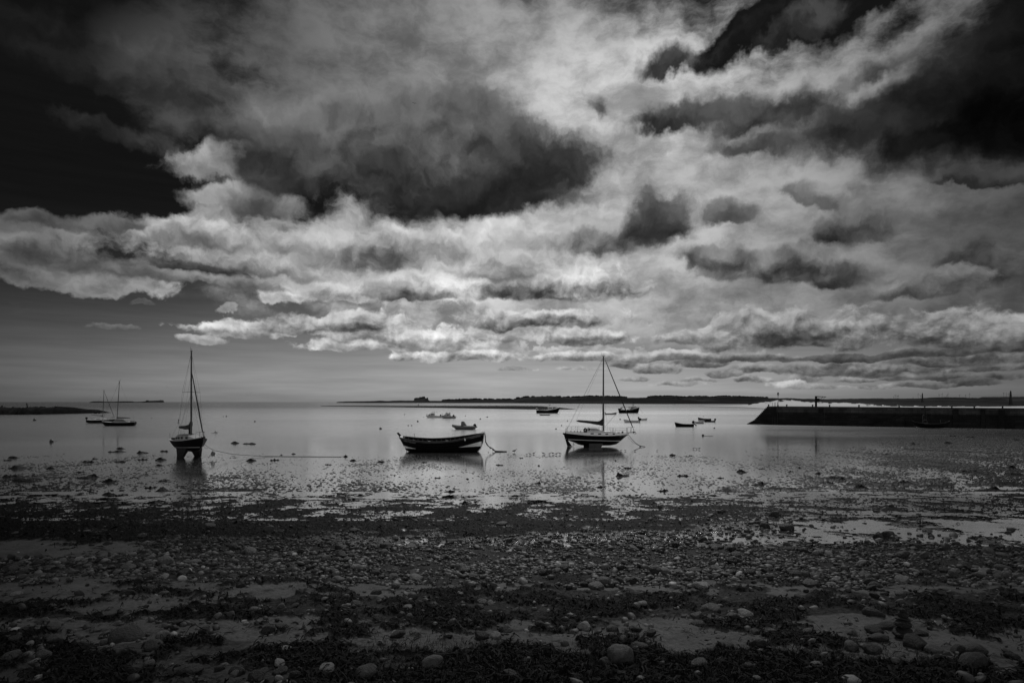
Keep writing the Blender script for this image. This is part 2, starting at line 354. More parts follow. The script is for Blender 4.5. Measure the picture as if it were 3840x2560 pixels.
def tag(o, label=None, cat=None, group=None, kind=None):
    for k, q in (('label', label), ('category', cat), ('group', group), ('kind', kind)):
        if q: o[k] = q
    return o
def thing(name, label, cat, loc, rot=(0, 0, 0), group=None):
    o = bpy.data.objects.new(name, None); COL.objects.link(o); o.empty_display_size = 0.3
    o.location = loc; o.rotation_euler = rot
    return tag(o, label, cat, group)
def at(px, py, z=0.0):
    Y = (H - z) * F / (py - HZ)
    return Vector(((px - CX) / F * Y, Y, z))
def atY(px, py, Y):
    return Vector(((px - CX) / F * Y, Y, H - (py - HZ) / F * Y))
def copy_tree(o, parent=None):
    c = o.copy(); COL.objects.link(c)
    if parent is not None: c.parent = parent
    for ch in list(o.children): copy_tree(ch, c)
    return c

def grid_object(name, V, nx, ny, mats, attrs=None, smooth=True):
    """V: (ny*nx,3) float array laid out row by row."""
    me = bpy.data.meshes.new(name)
    i = np.arange((ny - 1) * (nx - 1)); r, c = i // (nx - 1), i % (nx - 1)
    a = r * nx + c
    q = np.stack([a, a + 1, a + nx + 1, a + nx], 1).astype(np.int32)
    raw_mesh(me, V, q)
    for m in (mats if isinstance(mats, (list, tuple)) else [mats]): me.materials.append(m)
    for k, arr in (attrs or {}).items():
        at_ = me.attributes.new(k, 'FLOAT', 'POINT'); at_.data.foreach_set('value', arr.astype(np.float32).ravel())
    if smooth: me.polygons.foreach_set('use_smooth', np.ones(len(me.polygons), dtype=bool))
    o = bpy.data.objects.new(name, me); COL.objects.link(o); return o
def raw_mesh(me, V, q):
    V = np.asarray(V, dtype=np.float32); q = np.asarray(q, dtype=np.int32); k = q.shape[1]
    me.vertices.add(len(V)); me.vertices.foreach_set('co', V.ravel())
    me.loops.add(q.size); me.loops.foreach_set('vertex_index', q.ravel())
    me.polygons.add(len(q)); me.polygons.foreach_set('loop_start', np.arange(0, q.size, k, dtype=np.int32))
    me.update(calc_edges=True); me.validate()

# vectorised gradient noise
_perm = rng.permutation(512); _perm = np.concatenate([_perm, _perm, _perm])
_ang = rng.random(512) * 2 * np.pi; _gx, _gy = np.cos(_ang), np.sin(_ang)
def pn(x, y):
    x0 = np.floor(x).astype(np.int64); y0 = np.floor(y).astype(np.int64); fx = x - x0; fy = y - y0
    def g(ix, iy, ax, ay):
        h = _perm[(_perm[ix & 511] + iy) & 511]; return _gx[h] * ax + _gy[h] * ay
    u = fx * fx * fx * (fx * (fx * 6 - 15) + 10); w = fy * fy * fy * (fy * (fy * 6 - 15) + 10)
    a = g(x0, y0, fx, fy); b = g(x0 + 1, y0, fx - 1, fy); c = g(x0, y0 + 1, fx, fy - 1); d = g(x0 + 1, y0 + 1, fx - 1, fy - 1)
    return (a + (b - a) * u + ((c + (d - c) * u) - (a + (b - a) * u)) * w) * 1.5
def fbm(x, y, o=4, rough=0.5):
    t = 0.0; a = 1.0
    for i in range(o): t = t + pn(x * 2 ** i + 17.3 * i, y * 2 ** i - 9.1 * i) * a; a *= rough
    return t
def sstep(a, b, x):
    t = np.clip((x - a) / (b - a), 0, 1); return t * t * (3 - 2 * t)
# ---------------------------------------------------------------- shore
SL = 0.045
def zprof(Y): 
    t = 36.0 - Y
    return SL * 0.5 * (t + np.sqrt(t * t + 9.0)) - SL * 0.06
def y_of(py):
    """distance along the beach profile of a photo row"""
    r = np.asarray(py, dtype=float) - HZ
    Y = F * H / r
    for _ in range(30): Y = 0.5 * Y + 0.5 * F * (H - np.where(Y > 60, 0, zprof(Y))) / r
    return Y
def curve(pts): 
    xs, ys = zip(*pts); return lambda px: np.interp(px, xs, ys)
water_edge = curve([(-1500, 1720), (0, 1712), (900, 1706), (1400, 1702), (2000, 1704), (2450, 1702), (2750, 1690), (3000, 1668), (3250, 1646), (3400, 1622), (3600, 1600), (5200, 1590)])
w1_top = curve([(-800, 1885), (0, 1885), (300, 1880), (600, 1880), (780, 1836), (900, 1846), (1280, 1884), (1700, 1886), (2100, 1884), (2500, 1868), (3000, 1846), (3400, 1832), (3840, 1818), (4600, 1815)])
w1_bot = curve([(-800, 2050), (0, 2040), (700, 2030), (1300, 2012), (1900, 2014), (2500, 1995), (2900, 1960), (3300, 1955), (3840, 1950), (4600, 1950)])
s0_bot = curve([(-800, 2085), (0, 2085), (400, 2070), (700, 2030), (1300, 2030), (1700, 2046), (2300, 2044), (2800, 2040), (3300, 2030), (3840, 2050), (4600, 2060)])
c1_bot = curve([(-800, 2160), (0, 2175), (400, 2172), (800, 2185), (1300, 2200), (1900, 2195), (2500, 2190), (3100, 2205), (3840, 2190), (4600, 2190)])
s1_bot = curve([(-800, 2240), (0, 2260), (350, 2290), (620, 2262), (1000, 2245), (1400, 2232), (1700, 2222), (2100, 2205), (2400, 2215), (2800, 2222), (3300, 2232), (3840, 2210), (4600, 2210)])
w2_bot = curve([(-800, 2330), (0, 2330), (500, 2315), (900, 2318), (1300, 2330), (1700, 2348), (2100, 2350), (2350, 2325), (2700, 2318), (3100, 2318), (3500, 2338), (3840, 2350), (4600, 2350)])
s2_bot = curve([(-800, 2420), (0, 2420), (700, 2440), (1300, 2425), (1700, 2425), (2300, 2428), (2700, 2445), (3200, 2470), (3840, 2480), (4600, 2480)])

pys = np.concatenate([np.linspace(1578, 2640, 900), np.geomspace(2660, 9000, 26)])
us = np.concatenate([np.linspace(-2.4, -0.84, 50)[:-1], np.linspace(-0.84, 0.84, 1750), np.linspace(0.84, 2.4, 50)[1:]])
Yr = y_of(pys); NX, NY = len(us), len(pys)
GY = np.repeat(Yr, NX); GU = np.tile(us, NY); GX = GU * GY
PX = CX + F * GU; PY = np.repeat(pys, NX)

def zones(px, py, X, Y):
    """masks of the shore's strips at a place: seaweed, sand, cobbles, wetness, mud flat"""
    k = (py - HZ) / 600.0
    wob = (fbm(X * 0.35, Y * 0.5, 4, 0.6) * 26 + fbm(X * 1.7 + 40, Y * 1.7, 3, 0.6) * 12) * k
    q = py + wob
    tong = fbm(X * 0.30 + 3, Y * 0.42, 4, 0.62) * 26 * (1 + 1.1 * sstep(2200, 3000, px))
    qt = q + tong * sstep(1960, 1900, py)
    def band(a, b, e=6.0): return sstep(-e * 1, e, q - a) * (1 - sstep(-e, e, q - b))
    w1 = sstep(-6, 6, qt - w1_top(px)) * (1 - sstep(-6, 6, q - w1_bot(px))); s0 = band(w1_bot(px), s0_bot(px)); c1 = band(s0_bot(px), c1_bot(px))
    s1 = band(c1_bot(px), s1_bot(px)); w2 = band(s1_bot(px), w2_bot(px)); s2 = band(w2_bot(px), s2_bot(px)); w3 = sstep(-6, 6, q - s2_bot(px))
    flat = 1 - sstep(-6, 6, qt - w1_top(px))
    patch = fbm(X * 0.55 + 9, Y * 0.8 + 3, 4, 0.6); fine = fbm(X * 3.1, Y * 3.1 + 5, 3, 0.6)
    right = sstep(2500, 3000, px)
    weed = np.clip(w1 * sstep(-0.62, -0.3, patch + 0.3 * fine + 0.35 * (1 - right)) + w2 * sstep(-0.30, 0.05, patch + 0.35 * fine)
                   + w3 * sstep(-0.15, 0.15, patch + 0.3 * fine + 0.75 * sstep(1300, 1900, px) * sstep(3500, 2950, px) + 0.22 * sstep(30, 80, q - s2_bot(px))) + (s2 + c1 * 0.6 + s1) * sstep(0.30, 0.5, patch + 0.35 * fine), 0, 1)
    left_sand = 1 - sstep(450, 800, px)
    sand = np.clip(s0 * np.maximum(left_sand, right) + s1 + s2 + w3 * 0.35 + s0 * 0.3, 0, 1)
    cob = np.clip(c1 + s0 * (1 - np.maximum(left_sand, right)) * 0.45 + s0 * right * 0.10 + s1 * 0.05 + w2 * 0.10 + s2 * (0.05 + 0.30 * (1 - sstep(500, 900, px))) + w3 * 0.10 + w1 * 0.06 * sstep(40, 120, py - w1_top(px)), 0, 1)
    wet = np.clip(flat + w1 + s0 * sstep(1000, 1500, px), 0, 1)
    return weed, sand, cob, wet, flat

weed, sand, cob, wet, flat = zones(PX, PY, GX, GY)
# heights: level flats at the water table, then the beach rising to the camera
lump = fbm(GX * 4.6, GY * 2.6, 2, 0.55) * 0.78 + fbm(GX * 0.7 + 7, GY * 0.3, 3, 0.5) * 0.22
broad = fbm(GX * 0.16, GY * 0.10, 4, 0.5)
d = PY - water_edge(PX)
ln = (lump - lump.mean()) / lump.std()
cover = np.interp(d, [-40, 0, 30, 70, 110, 150, 190], [-2.3, -1.25, -1.05, -0.85, -0.60, -0.40, -0.25])     # how much of the mud stands clear of the water
cover = cover + broad / broad.std() * 0.40 + 1.3 * sstep(2800, 3400, PX) * sstep(0, 40, d) * sstep(1800, 1720, PY) + 0.35 * sstep(1300, 300, PX) * sstep(0, 60, d)
zf = -0.006 + (0.026 + 0.014 * sstep(40, 150, d)) * np.clip(ln + cover, -0.30, 1.2)
zf = np.where(d < 0, zf + np.clip(d, -60, 0) * 0.0022, zf)
zb = zprof(GY) + 0.004 + broad * 0.05 * sstep(36, 24, GY)
rough_w = fbm(GX * 5, GY * 4, 4, 0.65)
zb = zb + weed * (0.035 + 0.05 * rough_w) + (1 - weed) * 0.024 * fbm(GX * 2.6, GY * 2.6, 4, 0.65)
GZ = zf * flat + zb * (1 - flat)
# hollows that stay filled behind the seaweed
pool = sstep(1750, 2000, PY) * (1 - sstep(2040, 2060, PY)) * (1 - flat)

m = bpy.data.materials.new("shore"); m.use_nodes = True
nt = m.node_tree; b = nt.nodes['Principled BSDF']
def attr(nt, n):
    a = nt.nodes.new('ShaderNodeAttribute'); a.attribute_name = n; return S(nt, a.outputs['Fac'])
pos = S(nt, nt.nodes.new('ShaderNodeTexCoord').outputs['Object'])
aw, asd, awt, afl = attr(nt, 'weed'), attr(nt, 'sand'), attr(nt, 'wet'), attr(nt, 'flat')
n1 = noise(pos, 1.3, 6.0, 0.6); n2 = noise(pos, 14.0, 6.0, 0.65); n3 = noise(pos, 75.0, 4.0, 0.7)
grit = mixf(n2.ss(0.35, 0.65), 0.014, 0.05) * n3.lin(0.3, 0.7, 0.6, 1.4)
sandc = n1.lin(0.3, 0.7, 0.095, 0.16) * n3.lin(0.3, 0.7, 0.75, 1.25) * n2.lin(0.35, 0.6, 0.75, 1.05)
weedc = n2.lin(0.3, 0.7, 0.004, 0.018) * n3.lin(0.3, 0.7, 0.5, 1.6)
mudc = n2.lin(0.3, 0.7, 0.008, 0.026)
col = mixf(asd, grit, sandc); col = mixf(afl, col, mudc); col = mixf(awt * (afl * -1.0 + 1.0) * 0.45, col, col * 0.5); col = mixf(aw, col, weedc)
nt.links.new(col.k, b.inputs['Base Color'])
wetp = noise(pos, 0.9, 5.0, 0.6)
rgh = mixf(awt, 0.85, mixf(wetp.ss(0.40, 0.60), 0.12, 0.30)); rgh = mixf(afl, rgh, mixf(wetp.ss(0.42, 0.58), 0.5, 0.13)); rgh = mixf(aw, rgh, n2.lin(0.3, 0.7, 0.55, 0.8))
nt.links.new(rgh.k, b.inputs['Roughness'])
b.inputs['IOR'].default_value = 1.33
spec = mixf(aw, mixf(afl, mixf(awt, 0.2, 0.5), wetp.ss(0.42, 0.58, 0.06, 0.38)), 0.10); nt.links.new(spec.k, b.inputs['Specular IOR Level'])
bn = nt.nodes.new('ShaderNodeBump'); bn.inputs['Strength'].default_value = 1.0
hgt = n2 * mixf(aw, 0.012, 0.05) + n3 * mixf(aw, 0.004, 0.012)
hgt = hgt * mixf(afl, 1.0, 1.3)
bn.inputs['Distance'].default_value = 1.0; nt.links.new(hgt.k, bn.inputs['Height']); nt.links.new(bn.outputs[0], b.inputs['Normal'])
shore = grid_object('shore', np.stack([GX, GY, GZ], 1), NX, NY, m, dict(weed=weed, sand=sand, wet=wet, flat=flat))
tag(shore, kind='structure')

def ground_z(X, Y):
    """height of the shore under a point (nearest grid vertex)"""
    i = np.clip(np.searchsorted(-Yr, -np.asarray(Y)), 0, NY - 1); j = np.clip(np.searchsorted(us, np.asarray(X) / np.maximum(Y, 0.1)), 0, NX - 1)
    return GZ[i * NX + j]

# ---------------------------------------------------------------- water: one sheet to the horizon
wm = bpy.data.materials.new("sea_water"); wm.use_nodes = True
nt = wm.node_tree; b = nt.nodes['Principled BSDF']
pos = S(nt, nt.nodes.new('ShaderNodeTexCoord').outputs['Object'])
b.inputs['Base Color'].default_value = (0.04, 0.04, 0.04, 1); b.inputs['IOR'].default_value = 1.5
px_, py_, pz_ = sep(pos)
far = py_.ss(68.0, 140.0)
lanes = noise(vmath('MULTIPLY', pos, (0.0035, 0.02, 1.0)), 1.0, 5.0, 0.6, dims='2D').ss(0.40, 0.66)
rp = noise(vmath('MULTIPLY', pos, (1.0, 1.9, 1.0)), 2.4, 4.0, 0.55, dims='2D')
rp2 = noise(vmath('MULTIPLY', pos, (1.0, 2.2, 1.0)), 0.45, 3.0, 0.5, dims='2D')
hg = rp * (far * 0.016 + 0.0035) + rp2 * far * 0.05
hg = hg * (lanes * 1.2 + 0.35) + rp2 * py_.ss(260.0, 1100.0) * 0.16
bn = nt.nodes.new('ShaderNodeBump'); bn.inputs['Strength'].default_value = 1.0; bn.inputs['Distance'].default_value = 1.0
nt.links.new(hg.k, bn.inputs['Height']); nt.links.new(bn.outputs[0], b.inputs['Normal'])
wr = far * 0.10 + 0.08 + lanes * 0.05
nt.links.new(wr.k, b.inputs['Roughness'])
gl = nt.nodes.new('ShaderNodeBsdfGlossy'); gv = py_.ss(180.0, 700.0, 0.95, 0.45); nt.links.new(gv.k, gl.inputs['Color']); nt.links.new(wr.k, gl.inputs['Roughness']); nt.links.new(bn.outputs[0], gl.inputs['Normal'])
mx = nt.nodes.new('ShaderNodeMixShader'); mx.inputs[0].default_value = 0.7
nt.links.new(b.outputs[0], mx.inputs[1]); nt.links.new(gl.outputs[0], mx.inputs[2]); nt.links.new(mx.outputs[0], nt.nodes['Material Output'].inputs['Surface'])
mb = MB(); ys = [20, 60, 150, 400, 1000, 4000, 15000, 60000, 150000]
V = []
for y in ys: V += [(-max(300, y * 3), y, 0), (max(300, y * 3), y, 0)]
mb.add(V, [(2 * i, 2 * i + 1, 2 * i + 3, 2 * i + 2) for i in range(len(ys) - 1)])
sea = mb.build('sea', wm, recalc=False); tag(sea, kind='structure')

# ---------------------------------------------------------------- standing water: a film over the wet sand behind the weed belt and between its tongues
k0 = (pys > 1835) & (pys < 2090); nyp = int(k0.sum()); sel = np.repeat(k0, NX)
fx, fy, fpx, fpy = GX[sel], GY[sel], PX[sel], PY[sel]
mid = 0.5 * (w1_bot(fpx) + s0_bot(fpx)); hw = 0.5 * (s0_bot(fpx) - w1_bot(fpx)) + 8
strip_ = np.clip(1.25 - np.abs(fpy - mid) / hw, 0, 1) * sstep(1150, 1450, fpx)
patchy = fbm(fx * 0.5, fy * 0.55 + 8, 5, 0.65)
gaps = sstep(0.05, 0.42, patchy + 0.22 * sstep(2300, 3000, fpx) + 0.3 * sstep(1905, 1850, fpy)) * sstep(1835, 1860, fpy) * (1 - sstep(1930, 1975, fpy)) 
mask = np.maximum(strip_ * sstep(-0.35, 0.05, patchy + 0.12), gaps * 0.9)
fz = zprof(fy) + 0.008 + 0.045 * sstep(1990, 1950, fpy)
V_ = np.stack([fx, fy, fz], 1); ii = np.arange((nyp - 1) * (NX - 1)); q0 = (ii // (NX - 1)) * NX + ii % (NX - 1)
okf = mask[q0] > 0.35; q0 = q0[okf]; qf = np.stack([q0, q0 + 1, q0 + NX + 1, q0 + NX], 1); used, inv = np.unique(qf, return_inverse=True)
me = bpy.data.meshes.new('puddle'); raw_mesh(me, V_[used], inv.reshape(-1, 4)); me.materials.append(wm); me.polygons.foreach_set('use_smooth', np.ones(len(me.polygons), dtype=bool))
film = bpy.data.objects.new('puddle', me); COL.objects.link(film); tag(film, kind='structure')
# ---------------------------------------------------------------- stones
import bmesh
def stone_mesh(sub, seed, angular):
    bm = bmesh.new(); bmesh.ops.create_icosphere(bm, subdivisions=sub, radius=1.0)
    r_ = random.Random(seed); off = Vector((r_.random() * 50, r_.random() * 50, r_.random() * 50))
    planes = [(Vector((r_.gauss(0, 1), r_.gauss(0, 1), r_.gauss(0, 1))).normalized(), r_.uniform(0.55, 0.8)) for _ in range(9 if angular else 3)]
    sx, sy, sz = 1.0, r_.uniform(0.65, 0.95), r_.uniform(0.42, 0.72)
    for v in bm.verts:
        p = v.co.normalized()
        q = p * (1 + 0.22 * mnoise.noise(p * 1.1 + off) + 0.06 * mnoise.noise(p * 3.1 + off))
        for n_, d_ in planes:
            e = q.dot(n_) - d_
            if e > 0: q -= n_ * e * (0.85 if angular else 0.6)
        v.co = Vector((q.x * sx, q.y * sy, q.z * sz))
    bm.verts.ensure_lookup_table(); bm.faces.ensure_lookup_table()
    V = np.array([v.co[:] for v in bm.verts]); Fc = np.array([[l.index for l in f.verts] for f in bm.faces]); bm.free()
    return V, Fc
def stone_mat(name, tone=None):
    m = bpy.data.materials.new(name); m.use_nodes = True; nt = m.node_tree; b = nt.nodes['Principled BSDF']
    t = nt.nodes.new('ShaderNodeTexCoord'); v = S(nt, t.outputs['Object'])
    if tone is None: 
        base = attr(nt, 'tone'); sp = noise(v, 45.0, 5.0, 0.65); lo = noise(v, 9.0, 3.0, 0.6)
    else:
        oi = nt.nodes.new('ShaderNodeObjectInfo'); base = S(nt, oi.outputs['Random']).lin(0, 1, tone * 0.65, tone * 1.4)
        sp = noise(v, 5.0, 6.0, 0.65); lo = noise(v, 1.3, 3.0, 0.6)
    c = base * sp.lin(0.3, 0.7, 0.7, 1.3) * lo.lin(0.3, 0.7, 0.75, 1.2)
    nt.links.new(c.k, b.inputs['Base Color']); b.inputs['Roughness'].default_value = 0.6; b.inputs['Specular IOR Level'].default_value = 0.35
    bn = nt.nodes.new('ShaderNodeBump'); bn.inputs['Strength'].default_value = 0.6; bn.inputs['Distance'].default_value = 0.008 if tone is None else 0.08
    nt.links.new(sp.k, bn.inputs['Height']); nt.links.new(bn.outputs[0], b.inputs['Normal'])
    return m
SM = stone_mat('beach_stone'); 
SM_T = [stone_mat('dark_stone', 0.022), stone_mat('grey_stone', 0.065), stone_mat('pale_stone', 0.18)]

# scatter over the beach by zone
NC = 260000
cpx = rng.uniform(-900, 4740, NC); 
Yc = 1.0 / np.sqrt(rng.uniform(1 / 33.0 ** 2, 1 / 6.5 ** 2, NC))          # more candidates near the eye
Xc = (cpx - CX) / F * Yc
cpy = HZ + F * (H - zprof(Yc)) / Yc
zw, zs_, zc, zt, zfl = zones(cpx, cpy, Xc, Yc)
# candidates per square metre falls as 1/Y^4; accept to an even density
dens_c = NC / 5640.0 / (1 / 6.5 ** 2 - 1 / 33.0 ** 2) * 2 / Yc ** 3 / (Yc / F)   # per m2
clus = np.clip(fbm(Xc * 0.6, Yc * 0.6, 3) * 0.9 + 0.75, 0.05, 1.6)
want = 150.0 * zc * clus * (1 - sstep(0.2, 0.8, zw) * 0.75) + 1.0 * (zw > 0.5) + 1.0 * zs_ * clus + 0.4
keep = rng.random(NC) < np.clip(want / dens_c, 0, 1)
Xs, Ys, ws, px_s, py_s = Xc[keep], Yc[keep], zw[keep], cpx[keep], cpy[keep]
ns = len(Xs)
size = np.clip(np.exp(rng.normal(math.log(0.050), 0.48, ns)), 0.022, 0.24)
near_band = sstep(2180, 2330, py_s)
size *= 1.0 + 0.15 * near_band
tone = np.exp(rng.normal(math.log(0.068), 0.70, ns)); tone = np.clip(tone, 0.02, 0.42)
tone *= np.where(py_s < 2070, 0.5, 1.0)                                     # wet stones by the seaweed are darker
pxsize = size / Ys * F
inside = (px_s > 20) & (px_s < 3820) & (py_s < 2545)
order = np.argsort(-(pxsize * inside)); big = order[:285]; isbig = np.zeros(ns, bool); isbig[big] = True
zst = ground_z(Xs, Ys)
protos = [stone_mesh(1, 100 + i, i % 3 == 0) for i in range(10)] 
protos2 = [stone_mesh(2, 100 + i, i % 3 == 0) for i in range(10)]
def merged_stones(name, idx, pr):
    VV, FF, TT = [], [], []; o = 0
    kind = rng.integers(0, len(pr), len(idx))
    for k, (V, Fc) in enumerate(pr):
        ii = idx[kind == k]; n = len(ii)
        if not n: continue
        a = rng.uniform(0, 2 * np.pi, n); ca, sa = np.cos(a), np.sin(a)
        tl = rng.normal(0, 0.22, n)
        P = V[None] * size[ii][:, None, None] * np.stack([np.ones(n), rng.uniform(0.75, 1.05, n), rng.uniform(0.7, 1.2, n)], 1)[:, None, :]
        z_ = P[..., 2] + P[..., 0] * tl[:, None]
        x_ = P[..., 0] * ca[:, None] - P[..., 1] * sa[:, None]; y_ = P[..., 0] * sa[:, None] + P[..., 1] * ca[:, None]
        W = np.stack([x_ + Xs[ii][:, None], y_ + Ys[ii][:, None], z_ + (zst[ii] + size[ii] * rng.uniform(0.05, 0.34, n))[:, None]], 2)
        nv = V.shape[0]
        FF.append((Fc[None] + (np.arange(n) * nv)[:, None, None] + o).reshape(-1, 3)); VV.append(W.reshape(-1, 3)); TT.append(np.repeat(tone[ii], nv)); o += n * nv
    me = bpy.data.meshes.new(name); raw_mesh(me, np.concatenate(VV), np.concatenate(FF)); me.materials.append(SM)
    at_ = me.attributes.new('tone', 'FLOAT', 'POINT'); at_.data.foreach_set('value', np.concatenate(TT).astype(np.float32))
    me.polygons.foreach_set('use_smooth', np.ones(len(me.polygons), dtype=bool))
    ob = bpy.data.objects.new(name, me); COL.objects.link(ob); return ob
small = np.where(~isbig)[0]
far_i = small[pxsize[small] < 16]; mid_i = small[pxsize[small] >= 16]
me_all = merged_stones('pebbles', np.concatenate([far_i]), protos); tag(me_all, 'countless small grey pebbles strewn over the beach', 'pebbles', kind='stuff')
if len(mid_i): tag(merged_stones('shingle', mid_i, protos2), 'mid sized stones filling the beach between the larger cobbles', 'shingle', kind='stuff')

big_meshes = []
for i in range(10):
    V, Fc = stone_mesh(4, 100 + i, i % 3 == 0); row = []
    for k in range(3):
        me = bpy.data.meshes.new('cobble'); raw_mesh(me, V, Fc); me.materials.append(SM_T[k]); me.polygons.foreach_set('use_smooth', np.ones(len(me.polygons), dtype=bool)); row.append(me)
    big_meshes.append(row)
def put_stone(X, Y, s, tonek, shape, label, group, sink=0.18, tilt=0.2, name='cobble', z=None, sc3=None, rz=None):
    o = bpy.data.objects.new(name, big_meshes[shape][tonek]); COL.objects.link(o)
    zz = float(ground_z(np.array([X]), np.array([Y]))[0]) if z is None else z
    o.location = (X, Y, zz + s * sink); o.scale = sc3 or (s, s * random.uniform(0.8, 1.05), s * random.uniform(0.75, 1.15))
    o.rotation_euler = (random.gauss(0, tilt), random.gauss(0, tilt), random.uniform(0, 6.28) if rz is None else rz)
    return tag(o, label, 'stone', group)
TN = ['dark', 'mid grey', 'pale']
for i in big:
    k = 0 if tone[i] < 0.06 else (1 if tone[i] < 0.17 else 2)
    py_ = py_s[i]
    zone = ('in the cobble bank' if py_ < 2200 else 'on the dry seaweed' if py_ < 2330 else 'on the upper sand strip' if py_ < 2440 else 'at the near weedy edge')
    side = 'left' if px_s[i] < 1280 else 'middle' if px_s[i] < 2560 else 'right'
    put_stone(Xs[i], Ys[i], size[i], k, int(rng.integers(0, 10)), f"{TN[k]} cobble {zone}, {side} of the beach", f"{TN[k]} cobbles {zone}, {side}")

# stones that stand out one by one
def near_at(px, py):
    Y = float(y_of(py)); return (px - CX) / F * Y, Y
for px, py, wpx, k, sh, lab in [
    (2408, 2282, 48, 2, 1, 'large smooth pale round stone sitting on the dark dry seaweed'),
    (1812, 2392, 66, 0, 3, 'large dark flat topped stone alone on the middle of the sand strip'),
    (1838, 2268, 40, 2, 4, 'pale oval stone on seaweed above the sand strip, left of the round stone'),
    (1528, 2285, 52, 2, 0, 'broad pale stone beside the seaweed on the left of the middle'),
    (1490, 2390, 70, 0, 6, 'dark angular stone on the left part of the sand strip'),
    (1010, 2372, 60, 0, 2, 'dark rounded stone on sand at the left end of the strip'),
    (1050, 2490, 56, 2, 1, 'pale oval stone lying on weed near the bottom edge, left of the grass'),
    (890, 2520, 66, 0, 5, 'wide dark stone near the bottom edge left of the pale oval one'),
    (2300, 2480, 58, 1, 1, 'grey upright oval stone on the border of the dark grass'),
    (3060, 2508, 52, 2, 4, 'pale oval stone poking out of the dark grass on the right'),
    (2745, 2330, 70, 1, 6, 'tilted grey slab stone half buried in sand right of the middle'),
    (2800, 2312, 70, 2, 3, 'pale blocky stone behind the tilted slab in the sand'),
    (2848, 2428, 76, 0, 9, 'dark jagged stone pair at the foot of the sand near the grass'),
    (3035, 2372, 60, 1, 0, 'grey pitted stone on bright sand right of the middle'),
    (3195, 2380, 52, 1, 3, 'grey cube like stone on sand left of the stacked cairn'),
    (3650, 2450, 90, 0, 8, 'large dark leaning stone by the right edge of the beach'),
    (3650, 2510, 130, 0, 7, 'very large dark flat boulder near the bottom right corner'),
    (560, 2490, 60, 1, 1, 'grey stone near the bottom edge, left of the wide dark stone'),
    (520, 2190, 46, 0, 2, 'dark round stone on the sand at the left end of the cobble bank'),
    (905, 2198, 40, 0, 5, 'black weedy stone on the left sand strip'),
    (1480, 2140, 44, 0, 4, 'dark blocky stone standing out of the middle cobbles'),
    (2360, 2030, 40, 0, 3, 'dark boulder at the edge of the wet puddles right of the middle'),
    (2950, 1985, 62, 0, 7, 'long dark boulder beside the wet sand on the right'),
    (3330, 2012, 60, 0, 5, 'dark mound shaped boulder with weed on the right wet sand'),
    (1880, 1975, 56, 0, 6, 'dark boulder with weed in the wet seaweed belt'),
    (1010, 1995, 50, 1, 2, 'grey boulder lying in the wet seaweed belt on the left'),
    (790, 1985, 46, 0, 8, 'slanting dark slab in the wet seaweed belt, farthest left of its boulders'),
    (2680, 2062, 44, 1, 9, 'grey pointed stone at the upper edge of the right cobbles'),
]:
    X, Y = near_at(px, py); s = wpx / 2 * Y / F
    put_stone(X, Y, s, k, sh, lab, None, sink=0.25, tilt=0.12, name='boulder' if wpx > 55 else 'cobble')
# cairn of flat stones
X, Y = near_at(3388, 2392); zc_ = float(ground_z(np.array([X]), np.array([Y]))[0]); hh = zc_
for i, (wpx, hpx, k) in enumerate([(100, 44, 0), (66, 26, 0), (56, 18, 0), (46, 20, 0), (34, 16, 0)]):
    s = wpx / 2 * Y / F; hz = hpx * Y / F
    o = put_stone(X + random.gauss(0, 0.012) + (0 if i else -0.02), Y, s, k, [1, 7, 4, 2, 5][i], ['wide bottom stone of the stacked cairn on the right sand', 'second stone from the bottom of the cairn', 'flat middle stone of the cairn', 'fourth stone of the cairn under its small top stone', 'small top stone of the cairn'][i], 'stones stacked as a cairn', name='cairn_stone', z=hh, sink=0, tilt=0.05, sc3=(s, s * 0.8, hz / 1.05))
    o.location.z = hh + hz * 0.46; hh += hz * 0.86
for dx_, dy_, wpx, k in [(-95, 10, 110, 0), (-60, -35, 90, 0), (60, -14, 80, 0), (40, 34, 130, 0), (-110, 58, 100, 0), (110, 52, 100, 1), (-200, 40, 90, 1)]:
    X2, Y2 = near_at(3388 + dx_, 2392 + dy_)
    put_stone(X2, Y2, wpx * .40 * Y2 / F, k, random.randrange(10), 'dark boulder in the cluster around the foot of the cairn', 'boulders round the cairn', sink=0.2, tilt=0.1, name='boulder')

